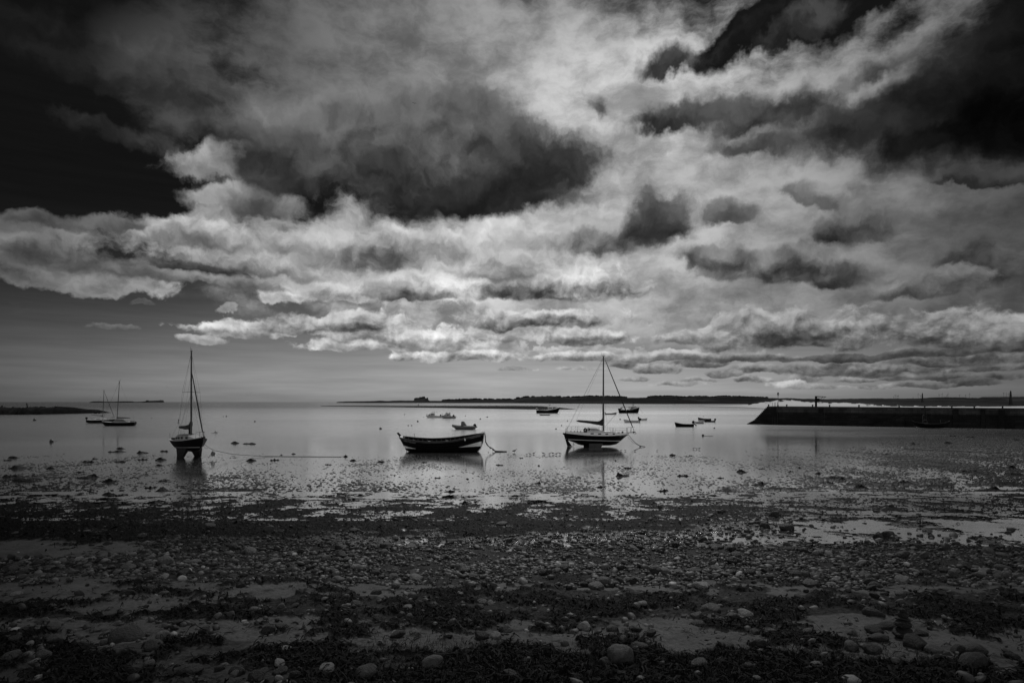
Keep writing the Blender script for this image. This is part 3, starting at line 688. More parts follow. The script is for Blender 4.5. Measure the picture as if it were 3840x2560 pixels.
# ---------------------------------------------------------------- seaweed: fronds strewn through the weed belts
WM = new_mat('wet_seaweed', 0.010, 0.7, 0.6, 3.0, spec=0.08); WM2 = new_mat('dry_seaweed', 0.012, 0.75, 0.6, 3.0, spec=0.12); GM = new_mat('dark_grass', 0.012, 0.8, 0.5, 3.0, spec=0.1)
def ribbons(name, X, Y, Z, L, wd, arch, mats, seg=4, vertical=None):
    n = len(X); a = rng.uniform(0, 2 * np.pi, n); bend = rng.normal(0, 0.9, n)
    t = np.linspace(0, 1, seg + 1)
    ang = a[:, None] + bend[:, None] * t[None]
    if vertical is None:
        stp = (L / seg)[:, None]
        cx = np.cumsum(np.cos(ang) * stp, 1) - L[:, None] * 0.5 * np.cos(a)[:, None]; cy = np.cumsum(np.sin(ang) * stp, 1) - L[:, None] * 0.5 * np.sin(a)[:, None]
        cz = arch[:, None] * (np.sin(np.pi * t)[None] + rng.normal(0, 0.22, (n, seg + 1))) 
    else:
        lean = vertical[:, None] * t[None] ** 2
        cx = np.cos(a)[:, None] * lean; cy = np.sin(a)[:, None] * lean; cz = L[:, None] * t[None] * 1.0
    wv = wd[:, None] * np.sqrt(np.maximum(0.0, np.sin(np.pi * (0.08 + 0.88 * t))))[None] * 0.5
    if vertical is not None: wv = wd[:, None] * (1 - t[None] * 0.9) * 0.5
    nx, ny = -np.sin(ang), np.cos(ang); tw = rng.normal(0, 0.5, (n, seg + 1))
    P = np.empty((n, seg + 1, 2, 3))
    for s_, sg in ((0, -1), (1, 1)):
        P[:, :, s_, 0] = X[:, None] + cx + nx * wv * sg; P[:, :, s_, 1] = Y[:, None] + cy + ny * wv * sg
        P[:, :, s_, 2] = Z[:, None] + cz + (wv * sg * tw if vertical is None else 0)
    b0 = (np.arange(n) * (seg + 1) * 2)[:, None]; k = (np.arange(seg) * 2)[None]
    q = np.stack([b0 + k, b0 + k + 1, b0 + k + 3, b0 + k + 2], 2).reshape(-1, 4)
    me = bpy.data.meshes.new(name); raw_mesh(me, P.reshape(-1, 3), q); me.materials.append(mats)
    ob = bpy.data.objects.new(name, me); COL.objects.link(ob); return ob
NW = 160000
def scatter(n, y0, y1, x0=-700, x1=4540):
    px = rng.uniform(x0, x1, n); Y = 1.0 / np.sqrt(rng.uniform(1 / y1 ** 2, 1 / y0 ** 2, n)); X = (px - CX) / F * Y
    return px, HZ + F * (H - zprof(Y)) / Y, X, Y
px_, py_, X_, Y_ = scatter(NW, 6.5, 33.0)
zw_, zs2, zc2, zt2, zf2 = zones(px_, py_, X_, Y_)
k = (rng.random(NW) < np.clip(zw_ * 0.55 + 0.012 + 0.03 * zs2, 0, 1) * np.clip((Y_ / 13.0), 0.35, 1)) & (zf2 < 0.9)
X_, Y_, py2 = X_[k], Y_[k], py_[k]; Z_ = ground_z(X_, Y_); n = len(X_)
Ls = np.exp(rng.normal(math.log(0.15), 0.5, n)); wd = np.exp(rng.normal(math.log(0.020), 0.4, n)); ar = np.abs(rng.normal(0.03, 0.025, n))
wsel = py2 < 2070
tag(ribbons('wet_seaweed', X_[wsel], Y_[wsel], Z_[wsel], Ls[wsel] * 1.5, wd[wsel] * 1.6, ar[wsel] * 1.3, WM), 'black wet seaweed belt between the mud flats and the cobbles', 'seaweed', kind='stuff')
tag(ribbons('dry_seaweed', X_[~wsel], Y_[~wsel], Z_[~wsel], Ls[~wsel], wd[~wsel], ar[~wsel], WM2), 'dark dry seaweed strewn over the upper beach', 'seaweed', kind='stuff')
# grass along the near edge
px_, py_, X_, Y_ = scatter(150000, 6.0, 11.4, 900, 3900)
gm = sstep(2425, 2470, py_ + 40 * fbm(X_ * 0.8, Y_ * 0.8, 3) + 60 * sstep(1900, 1500, px_) + 60 * sstep(2900, 3300, px_)) * sstep(1250, 1900, px_) * sstep(3500, 2950, px_)
k = rng.random(len(px_)) < gm * 0.9; X_, Y_ = X_[k], Y_[k]; Z_ = ground_z(X_, Y_); n = len(X_)
tag(ribbons('grass', X_, Y_, Z_ - 0.01, rng.uniform(0.04, 0.11, n), rng.uniform(0.004, 0.009, n), None, GM, 3, vertical=rng.uniform(0.0, 0.11, n)), 'dark short grass along the near edge of the beach', 'grass', kind='stuff')

# ---------------------------------------------------------------- seaweed clumps lying on the flats, one by one
def clump_mesh(seed, frond=0):
    """one low ragged heap, longer than deep"""
    r_ = random.Random(seed); nx_, ny_ = 44, 16; mb = MB(); V = []
    lob = [(r_.uniform(-.7, .7), r_.gauss(0, .25), r_.uniform(.15, .4), r_.uniform(.3, 1)) for _ in range(7)]
    for i in range(ny_):
        for j in range(nx_):
            x, y = -1.1 + 2.2 * j / (nx_ - 1), -.8 + 1.6 * i / (ny_ - 1)
            z = sum(h * math.exp(-(((x - a) / w) ** 2 + ((y - b) / (w * .9)) ** 2)) for a, b, w, h in lob)
            e = max(abs(x) / 1.1, abs(y) / .8); z = (z + .28 * mnoise.noise(Vector((x * 6, y * 6, seed))) + .25 * mnoise.noise(Vector((x * 15, y * 12, seed)))) * (1 - e ** 4) - .26 - .2 * e ** 4
            V.append((x, y, max(z, -.5)))
    mb.add(V, [(i * nx_ + j, i * nx_ + j + 1, (i + 1) * nx_ + j + 1, (i + 1) * nx_ + j) for i in range(ny_ - 1) for j in range(nx_ - 1)])
    o = mb.build('seaweed_clump', WM, smooth=False, recalc=False); me = o.data; bpy.data.objects.remove(o); return me
CL = [clump_mesh(i + 1) for i in range(9)]
clumps = [(60, 1716, 60), (30, 1726, 40), (360, 1720, 26), (335, 1732, 50), (455, 1732, 46), (600, 1725, 56), (540, 1724, 46), (40, 1755, 110), (190, 1757, 40), (590, 1745, 44), (300, 1770, 36),
          (320, 1791, 90), (35, 1788, 70), (80, 1804, 90), (415, 1805, 70), (560, 1828, 56), (640, 1842, 110), (405, 1862, 80), (20, 1862, 60), (120, 1886, 130), (130, 1862, 40), (615, 1803, 40), (735, 1767, 24),
          (940, 1728, 52), (1035, 1726, 46), (1285, 1712, 40), (1325, 1727, 34), (1422, 1732, 44), (1590, 1734, 26), (1632, 1722, 34), (1955, 1717, 18), (1872, 1744, 34), (2020, 1746, 12), (2350, 1756, 36), (2314, 1727, 20),
          (2520, 1707, 34), (2592, 1708, 20), (2575, 1711, 12), (2340, 1785, 66), (2560, 1784, 50), (2855, 1758, 24), (2780, 1770, 54), (2970, 1768, 30), (2990, 1754, 28), (3070, 1776, 34), (3126, 1796, 80), (2700, 1792, 36), (2835, 1818, 70),
          (3640, 1771, 74), (3800, 1780, 60), (3790, 1753, 44), (3320, 1703, 26), (3435, 1665, 40), (3550, 1662, 50), (3640, 1640, 40), (3720, 1622, 60), (3820, 1650, 60), (3570, 1635, 30), (3100, 1810, 50), (3230, 1832, 70), (3400, 1812, 60), (3700, 1836, 90),
          (1690, 1850, 70), (1750, 1796, 20), (2250, 1826, 50), (2010, 1812, 40), (1640, 1792, 30), (1230, 1742, 30), (1500, 1860, 46), (2480, 1840, 60), (1060, 1706, 18), (1100, 1702, 22), (460, 1682, 60), (440, 1694, 70), (540, 1698, 50), (620, 1692, 40), (940, 1664, 60), (880, 1662, 44)]
for i, (px, py, w) in enumerate(clumps):
    p = at(px, py, 0.0); s = w / 2 * p.y / F
    o = bpy.data.objects.new('seaweed_clump', CL[i % 9]); COL.objects.link(o)
    gz = max(float(ground_z(np.array([p.x]), np.array([p.y]))[0]), 0.0)
    o.location = (p.x, p.y, gz - 0.01); hgt = min(0.17, max(0.07, s * 0.26)); o.scale = (s * 1.15, max(0.35, s * 1.1), hgt); o.rotation_euler = (0, 0, random.uniform(-0.2, 0.2) + (math.pi if i % 2 else 0))
    size_w = 'long' if w > 60 else 'small' if w < 35 else 'low'
    side = 'left' if px < 1280 else 'middle' if px < 2560 else 'right'; row = 'near the water edge' if py < 1740 else 'half way up the mud' if py < 1800 else 'close to the wet seaweed belt'
    tag(o, f"{size_w} black seaweed clump on the wet flats {row}, {side} part", 'seaweed', f"{size_w} seaweed clumps {row}, {side}")
# ---------------------------------------------------------------- boats
def pchip(x, y, q):
    x = np.asarray(x, float); y = np.asarray(y, float); h = np.diff(x); s = np.diff(y) / h; m_ = np.zeros(len(x))
    for i in range(1, len(x) - 1):
        if s[i - 1] * s[i] > 0: m_[i] = 2 * s[i - 1] * s[i] / (s[i - 1] + s[i])
    m_[0], m_[-1] = s[0], s[-1]
    i = np.clip(np.searchsorted(x, q) - 1, 0, len(x) - 2); t = (q - x[i]) / h[i]
    return (2 * t ** 3 - 3 * t ** 2 + 1) * y[i] + (t ** 3 - 2 * t ** 2 + t) * h[i] * m_[i] + (-2 * t ** 3 + 3 * t ** 2) * y[i + 1] + (t ** 3 - t ** 2) * h[i] * m_[i + 1]
class Hull:
    """rows: x, half beam, sheer z, keel z, fullness exponent - bow at +x"""
    def __init__(s, rows, n=30, m=9):
        rows = np.array(rows, float); s.x0, s.x1 = rows[0, 0], rows[-1, 0]; s.rows = rows; s.n, s.m = n, m
    def par(s, x): return [float(pchip(s.rows[:, 0], s.rows[:, k], np.array([min(max(x, s.x0), s.x1)]))[0]) for k in (1, 2, 3, 4)]
    def y(s, x, z):
        hb, zs, zk, p = s.par(x)
        t = min(max((z - zk) / max(zs - zk, 1e-4), 0), 1); return hb * t ** p
    def ring(s, x, inset=0.0, floor=None):
        hb, zs, zk, p = s.par(x); P = []
        if floor is not None:
            zk2 = zk + (zs - zk) * floor; ts = [(z - zk) / max(zs - zk, 1e-4) for z in np.linspace(zs, zk2, s.m + 1)]
        else: ts = [(1 - j / s.m) ** 1.25 for j in range(s.m + 1)]
        half = [(max(hb * max(t, 0) ** p - inset, 0.0), zk + (zs - zk) * t) for t in ts]
        if floor is None: return [(x, -y_, z_) for y_, z_ in half] + [(x, y_, z_) for y_, z_ in half[-2::-1]]
        return [(x, -y_, z_) for y_, z_ in half] + [(x, y_, z_) for y_, z_ in half[::-1]]
    def xs(s): return [s.x0 + (s.x1 - s.x0) * (1 - (1 - i / (s.n - 1)) ** 1.35) for i in range(s.n)]
    def skin(s, mb):
        rings = [s.ring(x) for x in s.xs()]; mb.loft(rings, cap=False, closed=False); mb.add(rings[0], [tuple(range(len(rings[0])))]); return mb
    def open_boat(s, mb, th=0.05, floor=0.3, x0=None, x1=None):
        """outer skin, flat rim and inner skin down to a floor"""
        s.skin_open = True; xs = s.xs(); rings = [s.ring(x) for x in xs]; mb.loft(rings, cap=False, closed=False); mb.add(rings[0], [tuple(range(len(rings[0])))])
        xi = [min(max(x, s.x0 + th), s.x1 - th * 1.6) for x in xs]; inn = [s.ring(x, th, floor) for x in xi]
        mb.loft([r[::-1] for r in inn], cap=False, closed=False); mb.add(inn[0], [tuple(range(len(inn[0])))])
        for sd in (0, -1):
            A = [r[sd] for r in rings]; B = [r[sd] for r in inn]; k = len(A)
            mb.add(A + B, [(i, i + 1, i + 1 + k, i + k) for i in range(k - 1)])
        mb.add([rings[0][0], rings[0][-1], inn[0][-1], inn[0][0]], [(0, 1, 2, 3)])
        fl = [r[s.m] for r in inn] + [r[s.m + 1] for r in inn]; k = len(inn)
        mb.add(fl, [(i, i + 1, i + 1 + k, i + k) for i in range(k - 1)]); return mb
    def deck(s, mb, dz=0.0, camber=0.05, x0=None, x1=None):
        xs = [x for x in s.xs() if (x0 is None or x >= x0) and (x1 is None or x <= x1)]; V = []
        for x in xs:
            hb, zs, zk, p = s.par(x); V += [(x, -hb * .995, zs + dz), (x, 0, zs + dz + camber), (x, hb * .995, zs + dz)]
        return mb.add(V, [(3 * i + j, 3 * i + j + 1, 3 * i + j + 4, 3 * i + j + 3) for i in range(len(xs) - 1) for j in (0, 1)])
    def rail(s, mb, r=0.03, dz=0.0, x0=None, x1=None, out=0.0, n=5, sides=(-1, 1)):
        xs = [x for x in s.xs() if (x0 is None or x >= x0) and (x1 is None or x <= x1)]
        for sg in sides: mb.tube([(x, sg * (s.par(x)[0] + out), s.par(x)[1] + dz) for x in xs], r, n)
        return mb
    def band(s, mb, z0, z1, x0, x1, proud=0.012, n=24, sides=(-1, 1)):
        """a strip lying on the skin between heights z0(x) and z1(x)"""
        for sg in sides:
            V = []
            for i in range(n + 1):
                x = x0 + (x1 - x0) * i / n; a, b_ = z0(x), z1(x); hb, zs, zk, p = s.par(x)
                for q in range(4):
                    z = a + (b_ - a) * q / 3; z = max(z, zk + 0.01); V.append((x, sg * (s.y(x, z) + proud), z))
            mb.add(V, [(4 * i + j, 4 * i + j + 1, 4 * i + j + 5, 4 * i + j + 4) for i in range(n) for j in range(3)])
        return mb
    def letters(s, text, x, z, size, mat_, parent, sg=-1, slope=0.0, name='lettering', italic=0.0):
        cu = bpy.data.curves.new('t', 'FONT'); cu.body = text; cu.size = size; cu.resolution_u = 2; cu.shear = italic
        o = bpy.data.objects.new('t', cu); COL.objects.link(o); dg = bpy.context.evaluated_depsgraph_get(); dg.update()
        me = bpy.data.meshes.new_from_object(o.evaluated_get(dg)); bpy.data.objects.remove(o); bpy.data.curves.remove(cu)
        for v in me.vertices:
            lx, lz = v.co.x * (1 if sg < 0 else -1), v.co.y; X = x + lx; Z = z + lz + slope * lx
            v.co = (X, sg * (s.y(X, Z) + 0.022), Z)
        me.name = name; me.materials.clear(); me.materials.append(mat_)
        o = bpy.data.objects.new(name, me); COL.objects.link(o); o.parent = parent; return o

BLK = new_mat('black_hull_paint', 0.004, 0.6, 0.5, 2.0, spec=0.06); DRK = new_mat('dark_paint', 0.010, 0.6, 0.4, 2.0, spec=0.1); WHT = new_mat('white_paint', 0.80, 0.45, 0.10, 1.5)
GRY = new_mat('grey_paint', 0.28, 0.5, 0.2, 2.0); LGR = new_mat('light_grey_gelcoat', 0.62, 0.4, 0.12, 2.0); WOOD = new_mat('weathered_wood', 0.10, 0.7, 0.4, 5.0); ALU = new_mat('mast_alloy', 0.05, 0.45, 0.3, 1.0, metal=0.3)
CANV = new_mat('dark_canvas', 0.016, 0.85, 0.4, 3.0); ROPE = new_mat('dark_rope', 0.02, 0.9, 0.4, 8.0); STEEL = new_mat('steel_wire', 0.08, 0.4, 0.2, 1.0, metal=0.5); ENG = new_mat('outboard_black', 0.006, 0.6, 0.3, 2.0, spec=0.1)
GLS = new_mat('dark_glass', 0.02, 0.12, 0.1, 1.0); ANTI = new_mat('antifouling', 0.012, 0.8, 0.5, 2.5, spec=0.2); IRON = new_mat('rusty_iron', 0.03, 0.8, 0.5, 6.0); TUBEM = new_mat('grey_rubber', 0.12, 0.6, 0.2, 2.0); COVER = new_mat('grey_cover', 0.13, 0.85, 0.2, 2.0)

def outboard(parent, x, z, s=1.0, tilt=0.0, mat_=None):
    """cowl with its leg as one part on the transom"""
    rot = Matrix.Rotation(tilt, 3, 'Y'); P = Vector((x, 0, z)); mb = MB()
    rings = []
    for zz, w, l, ox in [(0.08, .10, .14, 0), (0.14, .17, .24, 0), (0.36, .18, .28, -.02), (0.50, .15, .24, -.03), (0.56, .07, .12, -.03)]:
        rings.append([rot @ (Vector((l * s * math.cos(2 * math.pi * j / 12) - 0.12 * s + ox * s, w * s * math.sin(2 * math.pi * j / 12), zz * s))) + P for j in range(12)])
    mb.loft(rings); eng = mb.build('outboard_motor', mat_ or ENG, parent, True)
    mb = MB(); mb.loft([[rot @ Vector((dx_ * s - 0.12 * s, dy_ * s, zz * s)) + P for dx_, dy_ in ((-w, -.05), (w, -.05), (w, .05), (-w, .05))] for zz, w in ((0.09, .09), (-0.25, .08), (-0.60, .06))])
    mb.box(rot @ Vector((-0.17 * s, 0, -0.52 * s)) + P, (0.34 * s, 0.12 * s, 0.05 * s), rot); mb.ball(rot @ Vector((-0.22 * s, 0, -0.60 * s)) + P, (0.14 * s, 0.05 * s, 0.05 * s), 8)
    mb.build('leg', ENG, eng); return eng

def wires(parent, segs, r=0.007, name='rigging', mat_=None):
    mb = MB()
    for q in segs: mb.tube(q, r, 4)
    return mb.build(name, mat_ or STEEL, parent)

def sail_bundle(parent, a, b, prof, name='furled_sail'):
    """canvas bundle along a boom from a to b; prof: t, half height, half width, drop"""
    a, b = Vector(a), Vector(b); mb = MB(); rings = []
    for i in range(25):
        t = i / 24; hh, ww, dr = [float(np.interp(t, [p[0] for p in prof], [p[k] for p in prof])) for k in (1, 2, 3)]
        wv = 1 + 0.10 * mnoise.noise(Vector((t * 9, 3.1, a.x)))
        c = a.lerp(b, t) + Vector((0, 0, dr)); rings.append([c + Vector((0, ww * wv * math.cos(2 * math.pi * j / 10), hh * wv * math.sin(2 * math.pi * j / 10))) for j in range(10)])
    mb.loft(rings); return mb.build(name, CANV, parent, True)

# --- the wooden coble
p = at(1656, 1693, -0.03)
cob_ = thing('coble', 'open black wooden coble with white bow and stern wedges at the water edge', 'boat', (p.x, p.y, -0.13), (R(5), 0, R(2)))
hc = Hull([(-4.2, 0.42, 1.66, 1.50, .50), (-4.0, 0.62, 1.60, 1.10, .48), (-3.45, 0.86, 1.50, 0.16, .62), (-2.6, 1.06, 1.38, 0.08, .58), (-1.0, 1.22, 1.28, 0.02, .50), (0.8, 1.20, 1.36, 0.0, .50), (2.2, 1.0, 1.56, 0.0, .60), (3.1, 0.70, 1.74, 0.0, .80), (3.55, 0.48, 1.83, 0.04, .95), (3.9, 0.28, 1.90, 0.42, .95), (4.15, 0.11, 1.95, 1.05, .9), (4.26, 0.02, 1.98, 1.90, .9)], 40, 12)
co = hc.open_boat(MB(), 0.06, 0.35).build('hull', BLK, cob_, True)
for k, zz in enumerate((0.30, 0.48, 0.66, 0.83)):
    mb = MB()
    for sg in (-1, 1):
        pts = []
        for i in range(30):
            x = -3.6 + 7.3 * i / 29; hb, zs, zk, pp = hc.par(x); z = zk + (zs - zk) * zz; pts.append((x, sg * (hc.y(x, z) + 0.004), z))
        mb.tube(pts, 0.016, 4)
    mb.build('plank_edge', DRK, co)
hc.rail(MB(), 0.045, 0.01).build('gunwale', WOOD, cob_, True)
hc.rail(MB(), 0.022, -0.11, out=-0.005).build('rubbing_strake', WOOD, cob_, True)
hc.band(MB(), lambda x: 0.66, lambda x: max(0.665, min(0.66 + (x - 1.75) * 0.225, 1.25)), 1.75, 4.04).build('bow_wedge', WHT, cob_)
hc.band(MB(), lambda x: 0.50, lambda x: max(0.505, 0.50 + (-2.5 - x) * 0.24), -3.72, -2.5).build('stern_wedge', WHT, cob_)
mb = MB(); mb.prism([(-4.50, 2.02), (-4.30, 2.06), (-4.08, 1.80), (-4.22, 1.66)], -0.05, 0.05); mb.build('stern_post', BLK, cob_)
mb = MB(); mb.tube([(3.55, 0, 0.02), (3.92, 0, 0.42), (4.17, 0, 1.05), (4.30, 0, 2.02)], 0.05, 6); mb.build('stem', GRY, cob_)
mb = MB(); mb.tube([(-4.26, 0, 1.66), (-3.9, 0, 1.05), (-3.48, 0, 0.14)], 0.035, 6); mb.build('stern_edge', GRY, cob_)
for x in (-2.9, -1.3, 0.5, 2.0):
    hb, zs, zk, pp = hc.par(x); MB().box((x, 0, zs - 0.24), (0.26, 2 * hc.y(x, zs - 0.24) - 0.08, 0.05)).build('thwart', WOOD, cob_)
mb = MB()
for x in np.linspace(-3.4, 3.2, 15):
    hb, zs, zk, pp = hc.par(x)
    for sg in (-1, 1): mb.tube([(x, sg * (hc.y(x, z) - 0.075), z) for z in (zs - 0.06, zs - 0.3, zs - 0.55)], 0.025, 4)
mb.build('ribs', WOOD, cob_)
mb = MB(); mb.prism([(-4.15, 1.67), (-3.72, 1.59), (-3.72, 1.54), (-4.15, 1.62)], -0.55, 0.55); mb.build('stern_deck', LGR, cob_)
MB().tube([(-2.75, 0.8, 1.40), (-2.82, 0.8, 1.86)], 0.02, 5).build('thole_pin', DRK, cob_)
MB().ball((-3.75, -0.35, 1.68), (0.12, 0.10, 0.07), 8).build('rope_coil', ROPE, cob_)
mb = MB(); yy = -(hc.y(2.4, 1.45) + 0.05); mb.tube([(2.37, yy, 1.60), (2.38, yy - .02, 1.50), (2.42, yy - .03, 1.36)], [0.03, 0.07, 0.05], 7); mb.build('fender', WHT, cob_)
MB().tube([(2.55, -0.9, 1.64), (2.55, -0.9, 1.74)], 0.05, 6).build('cleat', DRK, cob_)
LET = new_mat('faded_lettering', 0.30, 0.6, 0.2, 3.0)
hc.letters('FAITHFUL', 2.93, 1.50, 0.23, LET, cob_, -1, 0.19, italic=0.1); hc.letters('HOLY ISLAND', -3.72, 1.26, 0.19, LET, cob_, -1, -0.16, italic=0.35)
pw = at(1868, 1696, 0.0); bow = Vector((p.x + 4.3, p.y, 1.9))
rp_ = [bow + Vector((0, 0, 0.02)), bow + Vector((0.10, -0.03, -0.35)), bow + Vector((0.16, -0.06, -0.95)), bow + Vector((0.42, -0.2, -1.35)), Vector((p.x + 5.2, p.y - 0.4, 0.28)), Vector((p.x + 5.45, p.y - 0.5, 0.05)), Vector((p.x + 6.6, p.y - 0.5, 0.03))]
mb = MB(); mb.tube(rp_, [0.025, 0.03, 0.055, 0.045, 0.06, 0.08, 0.05], 6); mb.tube([bow + Vector((-0.25, -0.05, 0.06)), bow + Vector((0.06, 0, 0.10)), bow + Vector((0.16, 0, -0.3)), bow + Vector((0.13, -0.05, -0.9))], 0.022, 5)
for q in ((0.28, 0.3, -1.15), (0.62, 0.25, -1.55), (0.9, 0.1, -1.75)): mb.ball(bow + Vector((q[0], -0.15, q[2] + 0.0)), (0.06, 0.06, 0.11), 6)
tag(mb.build('mooring_rope', ROPE), 'weedy black rope hanging from the bow of the wooden coble to the sand', 'rope')

# --- sailing yachts
def yacht(name_obj, label, loc, rot, hull, sheer_white=0.0, mast=None, boom=None, fore=None, back=None, spreader=None, stripe=None, shrouds=None, windows=(), cabin=None, keel=None, group=None, hull_mat=None):
    t = thing(name_obj, label, 'sailing boat', loc, rot, group)
    h = Hull(hull, 34, 10); h.skin(MB()).build('hull', hull_mat or BLK, t, True); h.deck(MB(), 0.005).build('deck', LGR, t)
    if sheer_white:
        mb = MB()
        for sg in (-1, 1):
            V = []; xs = h.xs()
            for x in xs:
                hb, zs, zk, pp = h.par(x); w = sheer_white(x)
                V += [(x, sg * (hb + 0.012), zs - 0.02), (x, sg * (hb - 0.02), zs + w), (x, sg * max(hb - 0.10, 0), zs + w), (x, sg * max(hb - 0.12, 0), zs - 0.02)]
            mb.add(V, [(4 * i + j, 4 * i + j + 1, 4 * i + j + 5, 4 * i + j + 4) for i in range(len(xs) - 1) for j in range(3)])
        mb.build('bulwark', WHT, t)
    if stripe: h.band(MB(), stripe[0], stripe[1], stripe[2], stripe[3]).build('boot_stripe', LGR if sheer_white else GRY, t)
    for k_ in (keel or []): k_(t, h)
    if cabin:
        mats_, secs = cabin
        mb = MB(); mb.loft([[(x, -w, z0), (x, -w * 0.86, z1 - 0.05), (x, -w * 0.70, z1), (x, w * 0.70, z1), (x, w * 0.86, z1 - 0.05), (x, w, z0)] for x, w, z0, z1 in secs]); mb.build('cabin', mats_, t)
    for (x, z, l, hgt, yf) in windows:
        yv = yf; pr = [(x + l / 2 * c_ * (1 if abs(c_) < 1 else 1), z + hgt / 2 * s_) for c_, s_ in ((-1, -.5), (-1, .5), (-.8, 1), (.8, 1), (1, .5), (1, -.5), (.8, -1), (-.8, -1))]
        for sg in (-1, 1):
            yy = sg * (yv if not callable(yv) else yv(x)); MB().prism(pr, yy - 0.015, yy + 0.015).build('window', GLS, t)
    if mast:
        (bx, bz, tx, tz, r0) = mast
        mm = MB().tube([(bx, 0, bz), (bx + (tx - bx) * .5, 0, bz + (tz - bz) * .5), (tx, 0, tz)], [r0, r0 * .95, r0 * .72], 10).build('mast', ALU, t, True)
        MB().box((tx, 0, tz + 0.03), (0.34, 0.08, 0.05)).build('masthead', DRK, mm); MB().tube([(tx - .18, 0, tz + .05), (tx - .22, 0, tz + .42)], 0.012, 4).build('aerial', STEEL, mm)
        mb = MB(); mb.tube([(tx + .05, 0, tz + .04), (tx + .05, 0, tz + .22)], 0.010, 4); mb.tube([(tx - .12, 0, tz + .22), (tx + .2, 0, tz + .22)], 0.012, 4); mb.build('wind_vane', STEEL, mm)
        if spreader:
            z, w = spreader; x = bx + (tx - bx) * (z - bz) / (tz - bz); MB().tube([(x, -w, z), (x, 0, z + .04), (x, w, z)], 0.018, 5).build('spreader', ALU, mm)
    if boom:
        a, b_, prof = boom; MB().tube([a, b_], 0.045, 8).build('boom', ALU, t); sail_bundle(t, a, b_, prof)
    if fore:
        a, b_, r_ = fore; a, b_ = Vector(a), Vector(b_)
        MB().tube([a.lerp(b_, q) for q in (0, .03, .1, .5, .93, .96, 1)], [.008, .02, r_ * .7, r_, r_ * .9, .02, .03], 7).build('furled_headsail', CANV, t, True)
    if shrouds: wires(t, shrouds)
    return t, h
def stanchions(t, pts, h=0.55, wire=True):
    mb = MB()
    for q in pts: mb.tube([q, (q[0], q[1], q[2] + h)], 0.014, 5)
    if wire:
        for k in (h * .55, h): mb.tube([(q[0], q[1], q[2] + k) for q in pts], 0.006, 4)
    mb.build('guard_rail', STEEL, t)
def pulpit(t, x0, x1, w, z, h=0.55):
    mb = MB()
    mb.tube([(x0, -w, z), (x0 + .06, -w, z + h), (x1, -.08, z + h + .05), (x1, .08, z + h + .05), (x0 + .06, w, z + h), (x0, w, z)], 0.018, 5)
    for sg in (-1, 1): mb.tube([((x0 + x1) / 2, sg * w * .55, z), ((x0 + x1) / 2 + .05, sg * w * .55, z + h + .02)], 0.016, 5)
    mb.build('pulpit', STEEL, t)

# Sea Witch: dark hull, white topsides, grounded at the water edge
p = at(2236, 1674, -0.02)
sw_h = [(-3.46, 0.70, 1.60, 1.15, .45), (-3.2, 0.80, 1.57, 0.78, .45), (-2.5, 1.0, 1.50, 0.52, .42), (-1.9, 1.13, 1.43, 0.25, .45), (-1.2, 1.22, 1.37, 0.16, .48), (0.3, 1.26, 1.31, 0.14, .48), (1.4, 1.10, 1.30, 0.15, .52), (2.2, 0.84, 1.32, 0.27, .60), (2.7, 0.62, 1.34, 0.62, .68), (3.15, 0.38, 1.37, 1.0, .8), (3.5, 0.16, 1.39, 1.27, .8), (3.68, 0.02, 1.41, 1.38, .8)]
def sw_white(x): return float(np.interp(x, [-3.5, -2.4, -0.9, -0.7, 2.0, 2.3, 3.7], [0.17, 0.24, 0.32, 0.34, 0.30, 0.22, 0.16]))
def sw_keel(t, h):
    MB().loft([[(x0, -.03, z), (x1, -.09, z), (x2, -.03, z), (x2, .03, z), (x1, .09, z), (x0, .03, z)] for z, x0, x1, x2 in ((0.45, -1.5, -.4, .75), (0.0, -1.4, -.4, .5))]).build('keel', ANTI, t)
    for sg in (-1, 1): MB().loft([[(-.92, sg * .62, .42), (.68, sg * .62, .42), (.68, sg * .70, .42), (-.92, sg * .70, .42)], [(-.92, sg * .78, 0.0), (.42, sg * .78, 0.0), (.42, sg * .90, 0.0), (-.92, sg * .90, 0.0)]]).build('bilge_keel', GRY2, t)
    MB().prism([(-3.70, 1.55), (-3.48, 1.55), (-3.36, 1.05), (-2.72, 0.08), (-3.26, 0.07), (-3.58, 1.2)], -.04, .04).build('rudder', DRK, t)
    MB().prism([(-3.60, 0.93), (-3.38, 0.92), (-3.36, 0.88), (-3.58, 0.89)], -.048, .048).build('rudder_stripe', LGR, t)
    mb = MB(); mb.tube([(-2.45, 0, .36), (-2.62, 0, .36)], .025, 6); mb.box((-2.6, 0, .36), (.05, .05, .34), Matrix.Rotation(.3, 3, 'X')); mb.build('propeller', IRON, t)
    MB().tube([(-2.4, 0, .24), (-2.7, 0, .09)], .02, 5).build('skeg', IRON, t)
    MB().tube([(-3.66, -.10, 1.50), (-3.66, .10, 1.50)], .11, 8).build('tiller_head', DRK, t)
GRY2 = new_mat('worn_keel_paint', 0.05, 0.8, 0.4, 2.5)
mt = (0.80, 1.80, 0.86, 10.15, 0.095)
